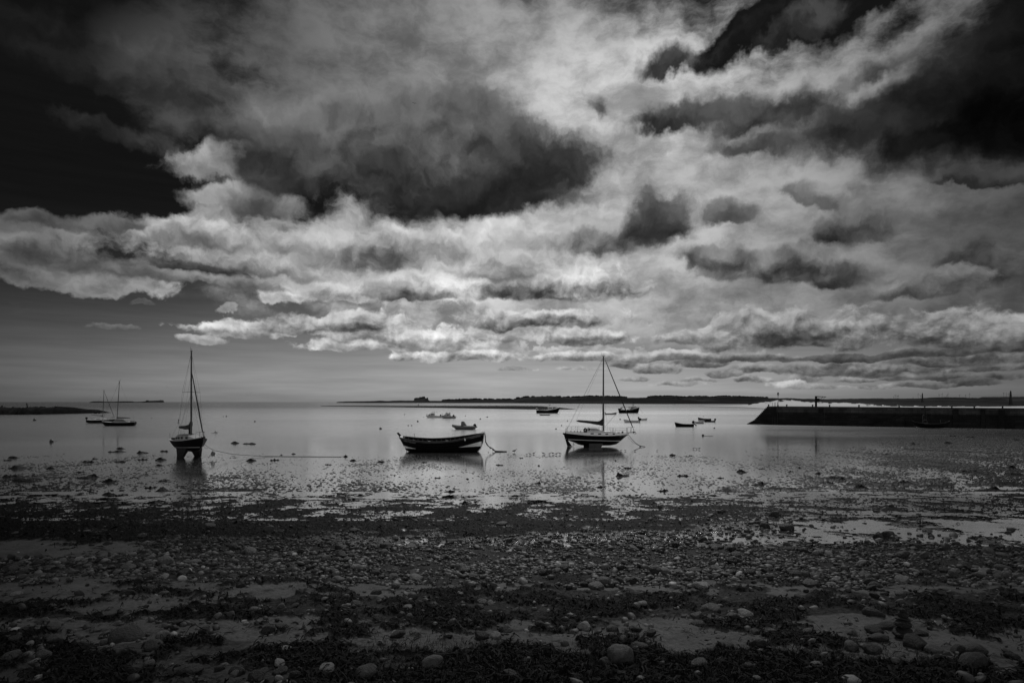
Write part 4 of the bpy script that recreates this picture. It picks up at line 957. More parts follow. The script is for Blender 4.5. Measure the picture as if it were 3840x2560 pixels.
sh = [[(0.86, 0, 10.1), (-3.38, -.30, 1.8)], [(0.86, 0, 10.1), (-3.38, .30, 1.8)], [(0.86, 0, 10.0), (-2.20, 0, 3.05)], [(0.83, 0, 7.0), (0.45, -1.18, 1.66)], [(0.83, 0, 7.0), (1.15, -1.10, 1.64)], [(0.83, 0, 7.0), (0.45, 1.18, 1.66)], [(0.83, 0, 7.0), (1.15, 1.10, 1.64)], [(0.86, 0, 10.0), (0.83, -.24, 6.4)], [(0.83, -.24, 6.4), (0.75, -1.2, 1.66)], [(0.86, 0, 10.0), (0.83, .24, 6.4)], [(0.83, .24, 6.4), (0.75, 1.2, 1.66)], [(-2.18, 0, 2.85), (-1.88, -.4, 1.78)], [(0.86, -.5, 2.3), (3.05, 0, 4.55)], [(0.86, .4, 2.0), (3.05, 0, 4.5)]]
sw, hs = yacht('sailing_yacht', 'black hulled yacht with white topsides and covered boom standing at the water edge', (p.x, p.y, -0.05), (0, R(-.3), R(1)), sw_h, sw_white, mt, ((0.80, 0, 2.62), (-2.22, 0, 2.94), [(0, .42, .14, .22), (.05, .40, .15, .10), (.12, .26, .15, .02), (.22, .20, .14, -.02), (.5, .16, .13, .0), (.9, .12, .10, .0), (1, .05, .05, 0)]),
    ((0.98, 0, 9.95), (4.28, 0, 1.78), 0.062), None, (6.4, .24), (lambda x: 0.73 - 0.038 * x, lambda x: 0.80 - 0.038 * x, -3.2, 2.66), sh,
    [(-0.62, 1.55, .36, .13, lambda x: 1.235), (0.20, 1.51, .36, .13, lambda x: 1.265), (1.0, 1.49, .33, .13, lambda x: 1.185), (1.78, 1.49, .33, .13, lambda x: 1.00)],
    (LGR, [(-1.35, .72, 1.6, 1.95), (-1.0, .74, 1.6, 2.12), (0.2, .72, 1.6, 2.02), (0.45, .70, 1.6, 1.84), (1.5, .62, 1.58, 1.80), (2.05, .48, 1.56, 1.72)]), [sw_keel])
MB().loft([[(x, -.62, z), (x, .62, z), (x, .62, z + .04), (x, -.62, z + .04)] for x, z in ((-.85, 2.20), (.3, 2.09))]).build('sliding_hatch', WHT, sw)
MB().box((-0.28, -.735, 1.98), (.9, .02, .06)).build('cabin_window', GLS, sw)
mb = MB()
for a_ in range(9):
    th = a_ / 8 * math.pi * 2; mb.ball((-1.32 + .14 * math.cos(th), -.72, 1.90 + .2 * math.sin(th)), (.10, .09, .10), 6)
mb.build('rope_coil', CANV, sw)
MB().loft([[(-1.06 + dx_, -.68, 1.72), (-.90 + dx_, -.68, 2.16), (-.78 + dx_, -.68, 2.10), (-.82 + dx_, -.68, 1.76)] if k_ == 0 else [(-1.06 + dx_, .68, 1.72), (-.90 + dx_, .68, 2.16), (-.78 + dx_, .68, 2.10), (-.82 + dx_, .68, 1.76)] for k_, dx_ in ((0, 0), (1, 0))]).build('spray_hood', CANV, sw)
MB().box((3.95, 0, 1.60), (0.95, 0.14, 0.07), Matrix.Rotation(-.06, 3, 'Y')).build('bowsprit', DRK, sw)
mb = MB(); mb.tube([(4.15, .02, 1.66), (4.42, .02, 1.66), (4.50, .02, 1.50), (4.36, .02, 1.44)], .03, 6); mb.box((4.36, .02, 1.48), (.30, .22, .03)); mb.tube([(4.22, .0, 1.75), (4.18, 0, 1.50)], .05, 6); mb.build('anchor', IRON, sw)
pulpit(sw, 3.45, 4.35, .30, 1.60, .56)
stanchions(sw, [(-3.3, -.72, 1.78), (-2.9, -.86, 1.75), (-2.2, -.98, 1.74), (1.72, -.98, 1.58), (2.05, -.86, 1.56), (3.45, -.22, 1.56)], .56); stanchions(sw, [(-3.3, .72, 1.78), (-2.2, .98, 1.74), (1.72, .98, 1.58), (2.05, .86, 1.56), (3.45, .22, 1.56)], .56)
mb = MB(); mb.tube([(2.9, -.1, 1.58), (3.0, 0, 1.66)], .10, 8); mb.build('windlass', DRK, sw); MB().ball((2.5, -.2, 1.60), (.16, .14, .09), 8).build('sail_bag', GRY, sw)
for x in (-2.95, -2.55, -2.2, -1.85): MB().tube([(x, -.86, 1.74), (x, -.86, 1.86)], [.05, .04], 7).build('winch', DRK, sw)
mb = MB(); mb.tube([(-3.42, -.45, 1.72), (-3.42, -.45, 2.05), (-3.42, .45, 2.05), (-3.42, .45, 1.72)], .016, 5); mb.build('stern_rail', STEEL, sw)
hs.letters('Sea Witch', 2.52, 1.16, 0.19, LET, sw, -1, 0.05, italic=.3)
b0 = Vector((p.x + 3.6, p.y, 1.36)); mb = MB(); mb.tube([b0, b0 + Vector((.3, -.2, -.45)), b0 + Vector((.75, -.4, -.95)), b0 + Vector((1.15, -.6, -1.24)), b0 + Vector((1.75, -.8, -1.33))], [.022, .025, .03, .045, .03], 6)
mb.tube([b0 + Vector((-.2, 0, -.1)), b0 + Vector((.05, -.1, -.42)), b0 + Vector((.5, -.3, -.92)), b0 + Vector((1.2, -.6, -1.26))], .013, 5); mb.ball(b0 + Vector((1.22, -.6, -1.30)), (.07, .07, .12), 6)
tag(mb.build('mooring_rope', ROPE), 'slack mooring lines from the bow of the white topped yacht to the sand', 'rope')

# bilge keeled yacht on the left, seen from off its starboard bow
p = at(712, 1713, 0.0)
bk_h = [(-3.0, .62, 1.62, 1.05, .42), (-2.6, .86, 1.55, .80, .42), (-1.6, 1.10, 1.50, .56, .40), (0, 1.22, 1.50, .50, .42), (1.2, 1.06, 1.55, .52, .50), (2.0, .74, 1.64, .64, .62), (2.6, .36, 1.74, .92, .8), (2.9, .14, 1.80, 1.30, .8), (3.06, .02, 1.84, 1.76, .8)]
def bk_keel(t, h):
    for sg in (-1, 1): MB().loft([[(-1.15, sg * .40, .80), (1.0, sg * .40, .80), (1.0, sg * .72, .80), (-1.15, sg * .72, .80)], [(-.70, sg * .66, 0), (.45, sg * .66, 0), (.45, sg * .84, 0), (-.70, sg * .84, 0)]]).build('bilge_keel', ANTI, t)
    MB().prism([(-3.05, 1.1), (-2.75, .8), (-2.6, .1), (-3.0, .08), (-3.22, 1.15)], -.05, .05).build('rudder', ANTI, t)
mt = (0.35, 1.95, 0.55, 9.55, .085)
sh = [[(.55, 0, 9.5), (-2.75, 0, 2.95)], [(-2.75, 0, 2.95), (-3.1, -.5, 1.7)], [(-2.75, 0, 2.95), (-3.1, .5, 1.7)], [(.55, 0, 9.5), (3.04, 0, 1.9)]]
for sg in (-1, 1): sh += [[(.55, 0, 9.45), (.43, sg * .78, 5.85)], [(.43, sg * .78, 5.85), (.25, sg * 1.1, 1.58)], [(.45, 0, 5.8), (-.25, sg * 1.1, 1.58)], [(.45, 0, 5.8), (.95, sg * 1.05, 1.58)], [(.5, 0, 7.6), (-.9, sg * .5, 1.9)]]
ly, hl = yacht('sailing_yacht', 'dark yacht high and dry on two keels, bow turned half towards the beach', (p.x, p.y, 0.0), (0, R(-1.2), R(-44)), bk_h, None, mt, ((.35, 0, 2.75), (-2.3, 0, 2.7), [(0, .30, .15, .26), (.05, .30, .16, .10), (.15, .22, .17, -.02), (.5, .19, .18, -.05), (1, .12, .13, 0)]),
    ((.58, 0, 7.75), (3.02, 0, 2.0), .06), None, (5.85, .78), (lambda x: .88 + .02 * x, lambda x: .93 + .02 * x, -2.7, 2.5), sh,
    [(-1.25, 1.73, .34, .17, lambda x: .70), (-.65, 1.75, .34, .17, lambda x: .735), (.05, 1.77, .34, .17, lambda x: .715), (.85, 1.78, .42, .19, lambda x: .62)],
    (GRY, [(-1.75, .70, 1.5, 1.82), (-1.4, .74, 1.5, 1.98), (.3, .72, 1.5, 2.02), (1.1, .60, 1.54, 1.92), (1.7, .40, 1.6, 1.72)]), [bk_keel])
MB().loft([[(x, -.5, z), (x, .5, z), (x, .46, z + .09), (x, -.46, z + .09)] for x, z in ((-1.3, 1.97), (-.3, 2.02))]).build('hatch_cover', GRY, ly)
for sg in (-1, 1): MB().loft([[(1.22, sg * .12, 1.72), (1.22, sg * .48, 1.70), (1.14, sg * .46, 1.84), (1.14, sg * .12, 1.86)], [(1.25, sg * .12, 1.72), (1.25, sg * .48, 1.70), (1.17, sg * .46, 1.84), (1.17, sg * .12, 1.86)]]).build('front_window', GLS, ly)
MB().box((-2.35, 0, 1.66), (.9, 1.2, .16)).build('cockpit_cover', CANV, ly); hl.rail(MB(), .03, .02).build('toe_rail', GRY, ly)
pulpit(ly, 2.2, 3.2, .34, 1.74, .52); stanchions(ly, [(-3.0, -.66, 1.62), (-3.0, .66, 1.62)], .55, False)
MB().box((3.1, 0, 1.84), (.34, .12, .08)).build('bow_roller', DRK, ly); mb = MB(); mb.tube([(3.05, .05, 1.95), (3.35, .05, 1.82), (3.27, .05, 1.62)], .03, 5); mb.box((3.25, .05, 1.66), (.1, .24, .05)); mb.build('anchor', IRON, ly)
MB().tube([(-2.76, 0, 3.0), (-2.60, 0, 3.45)], .035, 6).build('backstay_tensioner', DRK, ly); MB().tube([(.2, -.1, 2.1), (.2, -.1, 2.6)], .07, 7).build('outboard_bracket', ENG, ly)
# its mooring rope with the hanging buoy
bw = Vector((p.x + 3.05 * math.cos(R(-44)), p.y + 3.05 * math.sin(R(-44)), 1.35)); e1 = at(804, 1672, .62); e1 = Vector((bw.x + .95, bw.y - .2, .78)); e2 = at(1000, 1710, .02)
mb = MB(); pts = [bw, bw.lerp(e1, .5) + Vector((0, 0, -.03)), e1, e1.lerp(e2, .35) + Vector((0, 0, -.16)), e1.lerp(e2, .7) + Vector((0, 0, -.10)), e2, at(1280, 1712, .02)]; mb.tube(pts, [.016, .016, .018, .02, .02, .02, .018], 5)
mb.tube([bw + Vector((0, 0, -.1)), bw + Vector((.15, 0, -.4)), bw + Vector((.34, 0, -.42)), bw + Vector((.4, 0, -.25))], .01, 4)
tag(mb.build('mooring_rope', ROPE), 'long mooring rope from the bow of the bilge keeled yacht out across the flats', 'rope')
# two yachts afloat on the left
def small_yacht(label, px, py, flip, L, mast_h, mast_lean, boom_dir, cover):
    p = at(px, py, 0.0); k = L / 6.4
    hl_ = [(-3.1 * k, .72, .80, .10, .40), (-2.4 * k, .88, .76, -.05, .40), (-1 * k, 1.08, .72, -.15, .40), (.4 * k, 1.08, .74, -.15, .45), (1.8 * k, .74, .80, -.12, .6), (2.7 * k, .34, .88, .05, .8), (3.1 * k, .12, .92, .45, .8), (3.3 * k, .02, .95, .88, .8)]
    bx = .45 * k
    sh = [[(bx + mast_lean, 0, mast_h), (-3.0 * k, 0, .85)], [(bx + mast_lean, 0, mast_h), (3.2 * k, 0, 1.0)]] + [[(bx + mast_lean * .8, 0, mast_h * .8), (bx, s_ * 1.0, .76)] for s_ in (-1, 1)]
    t, h = yacht('sailing_yacht', label, (p.x, p.y, 0), (0, 0, R(188 if flip else 4)), hl_, None, (bx, .9, bx + mast_lean, mast_h, .075), ((bx, 0, 1.72), (bx - 2.6 * k, 0, 1.62 if flip else 1.95), cover),
        ((bx + mast_lean + .05, 0, mast_h * .98), (3.15 * k, 0, 1.25), .05 if not flip else .012), None, None, (lambda x: .08, lambda x: .13, -2.5 * k, 2.4 * k) if not flip else None, sh, [(-.3 * k, .98, .7, .10, lambda x: .64)],
        (COVER if flip else LGR, [(-1.5 * k, .6, .72, .96), (-1.0 * k, .66, .72, 1.16), (.5 * k, .6, .72, 1.14), (1.3 * k, .42, .76, .92)]), None, hull_mat=BLK)
    h.rail(MB(), .03, .02).build('toe_rail', LGR, t); pulpit(t, 2.3 * k, 3.2 * k, .3, .9, .5); return t, k
t, k = small_yacht('dark sloop afloat by the rocks, bow to the right and outboard on its stern', 378, 1586, False, 6.3, 7.6, .28, 1, [(0, .12, .08, 0), (.3, .07, .07, 0), (1, .04, .04, 0)])
outboard(t, -3.15 * k, .85, 1.0); MB().box((.7, 0, 1.02), (.8, .8, .12)).build('hatch_cover', WHT, t); stanchions(t, [(-1.6, -.9, .78), (-1.6, -.9, .78)], .85, False)
t, k = small_yacht('dark sloop with a tented grey cockpit cover, afloat with its bow to the left', 447, 1596, True, 6.6, 9.3, -.52, -1, [(0, .13, .12, 0), (.5, .12, .12, 0), (1, .05, .05, 0)])
mb = MB(); mb.loft([[(x, -w, .78), (x, -w * .8, .78 + h_ * .75), (x, 0, .78 + h_), (x, w * .8, .78 + h_ * .75), (x, w, .78)] for x, w, h_ in ((1.2, .5, .1), (.7, .66, .62), (-.4, .72, .66), (-1.0, .66, .50), (-1.5, .5, .06))]); mb.build('cockpit_tent', COVER, t)
MB().box((-2.6, 0, .90), (.7, .5, .16)).build('outboard_cover', ENG, t)

# --- open dinghies
def dinghy(label, px, py, L, yaw, mat_, bow_h=.75, sheer=.5, beam=.75, motor=None, stripe=None, group=None, z=0.0, name='dinghy'):
    p = at(px, py, z); k = L / 2
    h = Hull([(-k, beam * .72, sheer + .03, -.02, .35), (-k * .6, beam * .92, sheer - .02, -.08, .38), (0, beam, sheer, -.10, .40), (k * .5, beam * .82, sheer + (bow_h - sheer) * .35, -.08, .5), (k * .82, beam * .42, sheer + (bow_h - sheer) * .75, -.02, .7), (k * .95, beam * .16, bow_h - .03, .2, .8), (k * 1.02, .02, bow_h, bow_h - .06, .8)], 24, 7)
    t = thing(name, label, 'boat', (p.x, p.y, z - .03), (0, 0, R(yaw)), group)
    h.open_boat(MB(), .05, .35).build('hull', mat_, t, True); h.rail(MB(), .03, .005).build('gunwale', stripe or DRK, t, True)
    for x in (-k * .45, k * .15): MB().box((x, 0, sheer - .14), (.22, 2 * h.y(x, sheer - .14) - .08, .04)).build('thwart', WOOD, t)
    if motor: outboard(t, -k - .02, sheer + .02, *motor)
    return t, h
t, h = dinghy('black open boat with its outboard tilted up, alone left of the three small boats', 2566, 1600, 3.7, 176, BLK, .98, .62, .78, (1.05, R(38)), GRY)
h.deck(MB(), -.02, .02, 1.0).build('fore_deck', LGR, t)
wires(t, [[(1.88, 0, .95), (2.35, .2, .1)]], .012, 'painter', ROPE)
t, h = dinghy('dark open boat with a pale lower hull, rearmost of the three small boats', 2642, 1578, 3.3, 168, DRK, 1.02, .66, .85, None, GRY)
h.band(MB(), lambda x: .10, lambda x: .30 + .05 * x, -.2, 1.4).build('pale_band', LGR, t)
dinghy('low black dinghy with an upright outboard, right hand one of the three small boats', 2660, 1582, 2.5, 173, BLK, .50, .36, .62, (.95, 0))
dinghy('tiny grey tender without motor, front left of the three small boats', 2622, 1588, 2.0, 178, GRY, .46, .40, .5)
t, h = dinghy('pale grey clinker dinghy with black outboard, nearest behind the bow of the white topped yacht', 2368, 1584, 3.7, 171, LGR, .80, .50, .72, (1.1, R(-4)))
for z_ in (.14, .28): 
    mb = MB()
    for sg in (-1, 1): mb.tube([(x, sg * (h.y(x, z_ + .04 * x * x * .2) + .004), z_ + .04 * x * x * .2) for x in np.linspace(-1.75, 1.5, 14)], .012, 4)
    mb.build('plank_edge', DRK, t)
dinghy('small pale dinghy with an upright outboard and a gull above it', 2412, 1576, 2.3, 8, LGR, .62, .44, .58, (.95, 0))
dinghy('slim grey open boat with a curved sheer, moored left of the stern trawler', 2291, 1554, 4.5, 5, GRY, .95, .55, .7, (.8, 0))
dinghy('grey dinghy tied alongside the fishing boat by the spit', 2042, 1557, 3.9, 183, GRY, .50, .42, .7)

# --- rigid inflatable
p = at(1741, 1610, 0.0)
t = thing('inflatable_boat', 'grey inflatable boat with a tall covered console and black outboard', 'boat', (p.x, p.y, -.02), (0, R(2.5), R(172)))
pts = [(-2.25, .80, .38), (-1.9, .80, .42), (0, .80, .48), (1.2, .72, .60), (1.85, .42, .74), (2.05, 0, .80), (1.85, -.42, .74), (1.2, -.72, .60), (0, -.80, .48), (-1.9, -.80, .42), (-2.25, -.80, .38)]
MB().tube(pts, [.08, .23, .24, .24, .24, .24, .24, .24, .24, .23, .08], 12).build('buoyancy_tube', TUBEM, t, True)
hh_ = Hull([(-2.0, .70, .45, -.02, .35), (0, .76, .48, -.10, .5), (1.1, .55, .55, -.06, .8), (1.7, .2, .62, .2, .9), (1.95, .02, .66, .6, .9)], 18, 7); hh_.skin(MB()).build('hull', COVER, t, True); hh_.deck(MB(), -.06, .0).build('floor', GRY, t)
MB().loft([[(x0, -w, z), (x1, -w, z), (x1, w, z), (x0, w, z)] for z, x0, x1, w in ((.45, -.55, .52, .36), (.9, -.35, .50, .34), (1.40, -.05, .46, .30), (1.50, .05, .38, .26))]).build('console_cover', COVER, t, True)
MB().box((-.75, 0, .55), (.5, .5, .25)).build('seat', DRK, t); outboard(t, -1.65, .62, 1.0, R(-50)); mb = MB(); mb.tube([(-1.7, -.6, .6), (-1.95, -.55, .78), (-1.95, .55, .78), (-1.7, .6, .6)], .02, 5); mb.build('stern_rail', STEEL, t)
wires(t, [[(1.95, 0, .45), (2.2, .1, .28), (2.7, .3, .05)]], .012, 'painter', ROPE)

# --- cabin cruisers
def cruiser(label, px, py, L, yaw, lower, deckh):
    p = at(px, py, 0.0); k = L / 2
    h = Hull([(-k, .85, deckh, -.02, .30), (-k * .5, 1.0, deckh, -.1, .32), (.1 * k, 1.05, deckh + .04, -.12, .38), (.55 * k, .86, deckh + .14, -.08, .55), (.85 * k, .40, deckh + .24, .05, .8), (k, .03, deckh + .30, deckh + .1, .8)], 22, 7)
    t = thing('cabin_cruiser', label, 'boat', (p.x, p.y, 0), (0, 0, R(yaw))); h.skin(MB()).build('hull', lower, t, True); h.deck(MB(), -.02, .02).build('deck', LGR, t); h.rail(MB(), .035, .0).build('gunwale', DRK, t, True)
    return t, h, k
t, h, k = cruiser('pale cabin cruiser with a raised wheelhouse and long open stern, left of the pair', 1630, 1566, 5.6, 176, LGR, .55)
MB().loft([[(x, -w, .5), (x, -w * .9, z), (x, w * .9, z), (x, w, .5)] for x, w, z in ((2.0, .45, .85), (1.7, .6, 1.22), (1.25, .7, 1.25), (1.22, .7, 1.3))]).build('fore_cabin', LGR, t)
MB().loft([[(x, -.72, .5), (x, -.68, 1.45), (x, .68, 1.45), (x, .72, .5)] for x in (1.22, 0)]).build('wheelhouse', LGR, t)
for sg in (-1, 1):
    MB().box((.68, sg * .72, 1.08), (.62, .03, .42)).build('window', GLS, t); MB().box((.12, sg * .72, 1.08), (.2, .03, .45)).build('window', GLS, t)
    MB().box((1.5, sg * .63, 1.0), (.4, .05, .22)).build('window', GLS, t)
mb = MB()
for x in (1.05, .7, .35, .02):
    for sg in (-1, 1): mb.tube([(x, sg * .62, 1.44), (x - .12, sg * .55, 1.92)], .03, 4)
mb.build('screen_posts', GRY, t); MB().box((.4, 0, 1.94), (1.25, 1.2, .05)).build('roof', LGR, t)
mb = MB(); mb.tube([(-.2, 0, 1.94), (-.95, 0, 1.92)], .02, 4); mb.tube([(-.62, -.6, 1.92), (-.62, -.6, .55)], .018, 4); mb.build('awning_frame', STEEL, t); MB().tube([(.1, .3, 1.95), (.1, .3, 3.1)], .014, 4).build('aerial', STEEL, t)
pulpit(t, 2.1, 2.7, .3, .78, .45); outboard(t, -1.75, .55, .9)
t, h, k = cruiser('rounded cabin cruiser with big windows and a cone shaped cover, right of the pair', 1682, 1568, 4.4, 172, GRY, .62)
MB().loft([[(x, -w, .6), (x, -w * .9, z - .08), (x, -w * .6, z), (x, w * .6, z), (x, w * .9, z - .08), (x, w, .6)] for x, w, z in ((1.55, .4, .75), (1.2, .6, 1.20), (.95, .64, 1.24), (.75, .66, 1.72), (.3, .68, 1.80), (-.35, .68, 1.72), (-.75, .7, .70))]).build('cabin', LGR, t)
for sg in (-1, 1):
    for x, z, w_, hh in ((.5, 1.58, .22, .24), (.12, 1.58, .26, .24), (-.28, 1.54, .22, .24), (.25, 1.05, .42, .40), (-.28, 1.05, .3, .40), (.9, 1.02, .3, .22)): MB().box((x, sg * .67, z), (w_, .05, hh)).build('window', GLS, t)
MB().box((-.6, 0, 1.76), (.7, 1.0, .04)).build('roof', GRY, t); MB().tube([(.5, 0, 1.8), (.42, 0, 2.2)], .02, 4).build('horn_mast', STEEL, t); pulpit(t, 1.5, 2.3, .3, .86, .5)
MB().loft([[(-1.25, -.3, .62), (-1.95, -.3, .62), (-1.95, .3, .62), (-1.25, .3, .62)], [(-1.45, -.12, 1.10), (-1.68, -.12, 1.10), (-1.68, .12, 1.10), (-1.45, .12, 1.10)]]).build('outboard_cover', ENG, t)

# --- fishing boats
def trawler(label, px, py, L, yaw, white_top, stern_gear):
    p = at(px, py, 0.0); k = L / 10
    h = Hull([(-5 * k, 1.3, 1.35, .1, .28), (-3.5 * k, 1.6, 1.25, -.3, .30), (-.5 * k, 1.75, 1.2, -.4, .32), (1.5 * k, 1.65, 1.5, -.4, .40), (3.2 * k, 1.2, 1.95, -.3, .6), (4.4 * k, .6, 2.3, .1, .8), (5.0 * k, .12, 2.5, 1.4, .8), (5.2 * k, .02, 2.55, 2.4, .8)], 28, 8)
    t = thing('fishing_boat', label, 'boat', (p.x, p.y, 0), (0, 0, R(yaw))); h.skin(MB()).build('hull', BLK, t, True); h.deck(MB(), -.35, .02).build('deck', GRY, t); h.rail(MB(), .07, .02).build('gunwale', GRY if white_top else DRK, t, True)
    return t, h, k
t, h, k = trawler('black fishing boat with a white wheelhouse forward, lying against the low spit', 2054, 1549, 10, 2, True, 0)
wh = MB(); wh.loft([[(x, -w, z0), (x, -w * .95, z1), (x, w * .95, z1), (x, w, z0)] for x, w, z0, z1 in ((.2, 1.0, 1.1, 2.75), (1.9, .95, 1.4, 2.75), (2.3, .7, 1.5, 2.6))]); wh.build('wheelhouse', LGR, t)
for x in (.55, 1.1, 1.65):
    for sg in (-1, 1): MB().box((x, sg * .985, 2.35), (.40, .05, .46)).build('window', GLS, t)
MB().box((1.1, 0, 2.82), (2.6, 2.2, .12)).build('roof', WHT, t); MB().box((2.75, 0, 2.86), (.55, .8, .2)).build('roof_locker', WHT, t)
h.deck(MB(), .06, .1, 1.6).build('fore_deck', WHT, t)
mb = MB(); mb.tube([(.6, 0, 2.85), (.6, 0, 4.0), (.35, 0, 4.6)], .09, 6); mb.tube([(.2, 0, 4.2), (1.0, 0, 4.35)], .05, 5); mb.ball((1.05, 0, 3.65), .22, 8); mb.tube([(.6, -.3, 3.9), (.6, .3, 3.9)], .04, 5); mb.build('mast', GRY, t)
mb = MB()
for i in range(9): mb.box((-3.9 + i * .45, random.uniform(-.7, .7), 1.42 + random.uniform(-.1, .15)), (.34, .5, random.uniform(.25, .5)), Matrix.Rotation(random.uniform(-.3, .3), 3, 'Z'))
mb.build('fish_boxes', GRY, t); MB().loft([[(x, -.6, z), (x, .6, z), (x, .6, z + .14), (x, -.6, z + .14)] for x, z in ((-5.3, 2.05), (-4.6, 2.25))]).build('stern_board', WHT, t); MB().tube([(-4.9, 0, 1.3), (-4.9, 0, 2.1)], .05, 5).build('post', DRK, t); MB().tube([(-2.2, 1.2, 1.3), (-2.2, 1.2, 1.75)], .06, 5).build('bollard', LGR, t)
wires(t, [[(5.1, 0, 2.3), (5.0, -.3, .05)], [(5.15, .1, 2.3), (5.4, .3, 1.0), (5.2, .3, .05)]], .025, 'anchor_line', ROPE)
t, h, k = trawler('black trawler with open gantry aft, afloat behind the white topped yacht', 2359, 1549, 8.9, 4, False, 1)
MB().loft([[(x, -w, z0), (x, -w * .95, z1), (x, w * .95, z1), (x, w, z0)] for x, w, z0, z1 in ((.9, .95, 1.2, 2.75), (2.9, .85, 1.6, 2.8), (3.4, .6, 1.8, 2.55))]).build('wheelhouse', GRY, t)
for x in (1.5, 2.0, 2.5, 2.95):
    for sg in (-1, 1): MB().box((x, sg * .90, 2.42), (.28, .06, .36)).build('window', WHT if x > 1.9 else GLS, t)
MB().box((1.9, 0, 2.84), (3.6, 1.9, .1)).build('roof', DRK, t)
mb = MB(); mb.tube([(1.75, 0, 2.85), (1.75, 0, 5.1)], .09, 6); mb.ball((2.1, 0, 3.75), (.28, .2, .12), 8); mb.tube([(1.4, 0, 3.2), (1.75, 0, 3.0)], .03, 4); mb.build('mast', DRK, t)
mb = MB()
for sg in (-1, 1):
    mb.tube([(-3.7, sg * 1.2, 1.2), (-3.45, sg * .9, 2.55)], .07, 5); mb.tube([(-3.1, sg * 1.2, 1.2), (-3.45, sg * .9, 2.55)], .07, 5); mb.tube([(.15, sg * .9, 1.2), (.15, sg * .9, 2.8)], .08, 5)
    mb.tube([(-3.45, sg * .9, 2.55), (.15, sg * .9, 2.6)], .04, 4)
mb.tube([(-3.45, -.9, 2.55), (-3.45, .9, 2.55)], .09, 6); mb.build('gantry', DRK, t)
mb = MB(); mb.box((-4.3, 0, 1.75), (.9, 1.8, .75)); mb.ball((-2.5, 0, 1.3), (.9, .8, .35), 8); mb.box((-.6, .2, 1.35), (.7, .8, .5)); mb.build('net_gear', ENG, t); MB().loft([[(.25, -.3, 1.2), (.55, -.3, 1.2), (.55, .1, 1.2), (.25, .1, 1.2)], [(.3, -.2, 2.1), (.48, -.2, 2.1), (.48, 0, 2.1), (.3, 0, 2.1)]]).build('winch_post', DRK, t)
for x in (2.3, 2.85): MB().ball((x, 0, 3.0), (.12, .12, .16), 7).build('deck_light', DRK, t)
mb = MB(); mb.tube([(4.2, -.3, 2.35), (4.2, -.3, 2.95), (4.75, 0, 3.0), (4.2, .3, 2.95), (4.2, .3, 2.35)], .03, 4); mb.build('bow_rail', STEEL, t)
h.band(MB(), lambda x: .05, lambda x: .16, -.8, 3.3, .02).build('boot_stripe', LGR, t)
h.letters('BH 221', 2.2, 1.25, .34, LET, t) if False else None
wires(t, [[(4.6, -.1, 2.1), (5.3, -.3, 1.2), (6.1, -.5, .05)], [(4.4, 0, 1.8), (4.2, -.2, .05)]], .025, 'anchor_line', ROPE)
DRK2 = new_mat('dull_grey_paint', 0.06, 0.7, 0.3, 2.0, spec=.2)
# small double ended boat lying under the pier
p = at(3492, 1604, 0.1)
t = thing('motor_coble', 'black boat with a thin mast and pale rail lying under the dark pier wall', 'boat', (p.x, p.y, 0.05), (0, 0, R(-20)))
h = Hull([(-3.1, .05, 1.35, 1.0, .6), (-2.7, .55, 1.15, .25, .5), (-1.5, 1.0, .92, .05, .45), (0, 1.1, .82, 0, .45), (1.5, .95, .92, .02, .5), (2.6, .45, 1.2, .2, .7), (3.05, .04, 1.42, 1.2, .8)], 26, 8)
h.open_boat(MB(), .05, .35).build('hull', BLK, t, True); h.rail(MB(), .03, .01).build('gunwale', DRK2, t, True)
MB().tube([(-1.4, 0, .5), (-1.4, 0, 2.4)], .05, 6).build('mast', DRK2, t); MB().ball((-1.25, 0, 2.45), (.16, .06, .10), 7).build('mast_light', DRK2, t); mb = MB()
mb.tube([(-1.0 + .36 * math.cos(a_), 0, 1.2 + .36 * math.sin(a_)) for a_ in np.linspace(0, 6.283, 17)], .03, 5); mb.build('hoop', DRK2, t); MB().tube([(1.6, 0, .7), (1.45, 0, 1.65)], .05, 6).build('post', DRK2, t); MB().box((-1.0, 0, .86), (1.0, .8, .12)).build('engine_box', DRK2, t)

# ---------------------------------------------------------------- buoys
BM = [new_mat('dark_buoy', 0.018, 0.5, 0.3, 2.0), new_mat('pale_buoy', 0.36, 0.5, 0.2, 2.0), new_mat('orange_buoy', 0.10, 0.45, 0.2, 2.0)]
def buoy_mesh(k):
    mb = MB(); prof = [(.02, -.30), (.18, -.27), (.27, -.13), (.30, 0), (.27, .13), (.17, .25), (.06, .31), (.055, .38), (.02, .39)]; mb.lathe(prof, n=18); o = mb.build('buoy', BM[k], None, True); me = o.data; bpy.data.objects.remove(o); return me
BU = [buoy_mesh(k) for k in range(3)]
def buoy(px, py, wpx, k, label, z=None):
    p = at(px, py, 0.0); s = wpx / 2 * p.y / F / .30
    o = bpy.data.objects.new('mooring_buoy', BU[k]); COL.objects.link(o); o.location = (p.x, p.y, (s * .12) if z is None else z); o.scale = (s, s, s); o.rotation_euler = (random.gauss(0, .25), random.gauss(0, .25), random.uniform(0, 6))
    tag(o, label, 'buoy', 'mooring buoys in the harbour'); return o
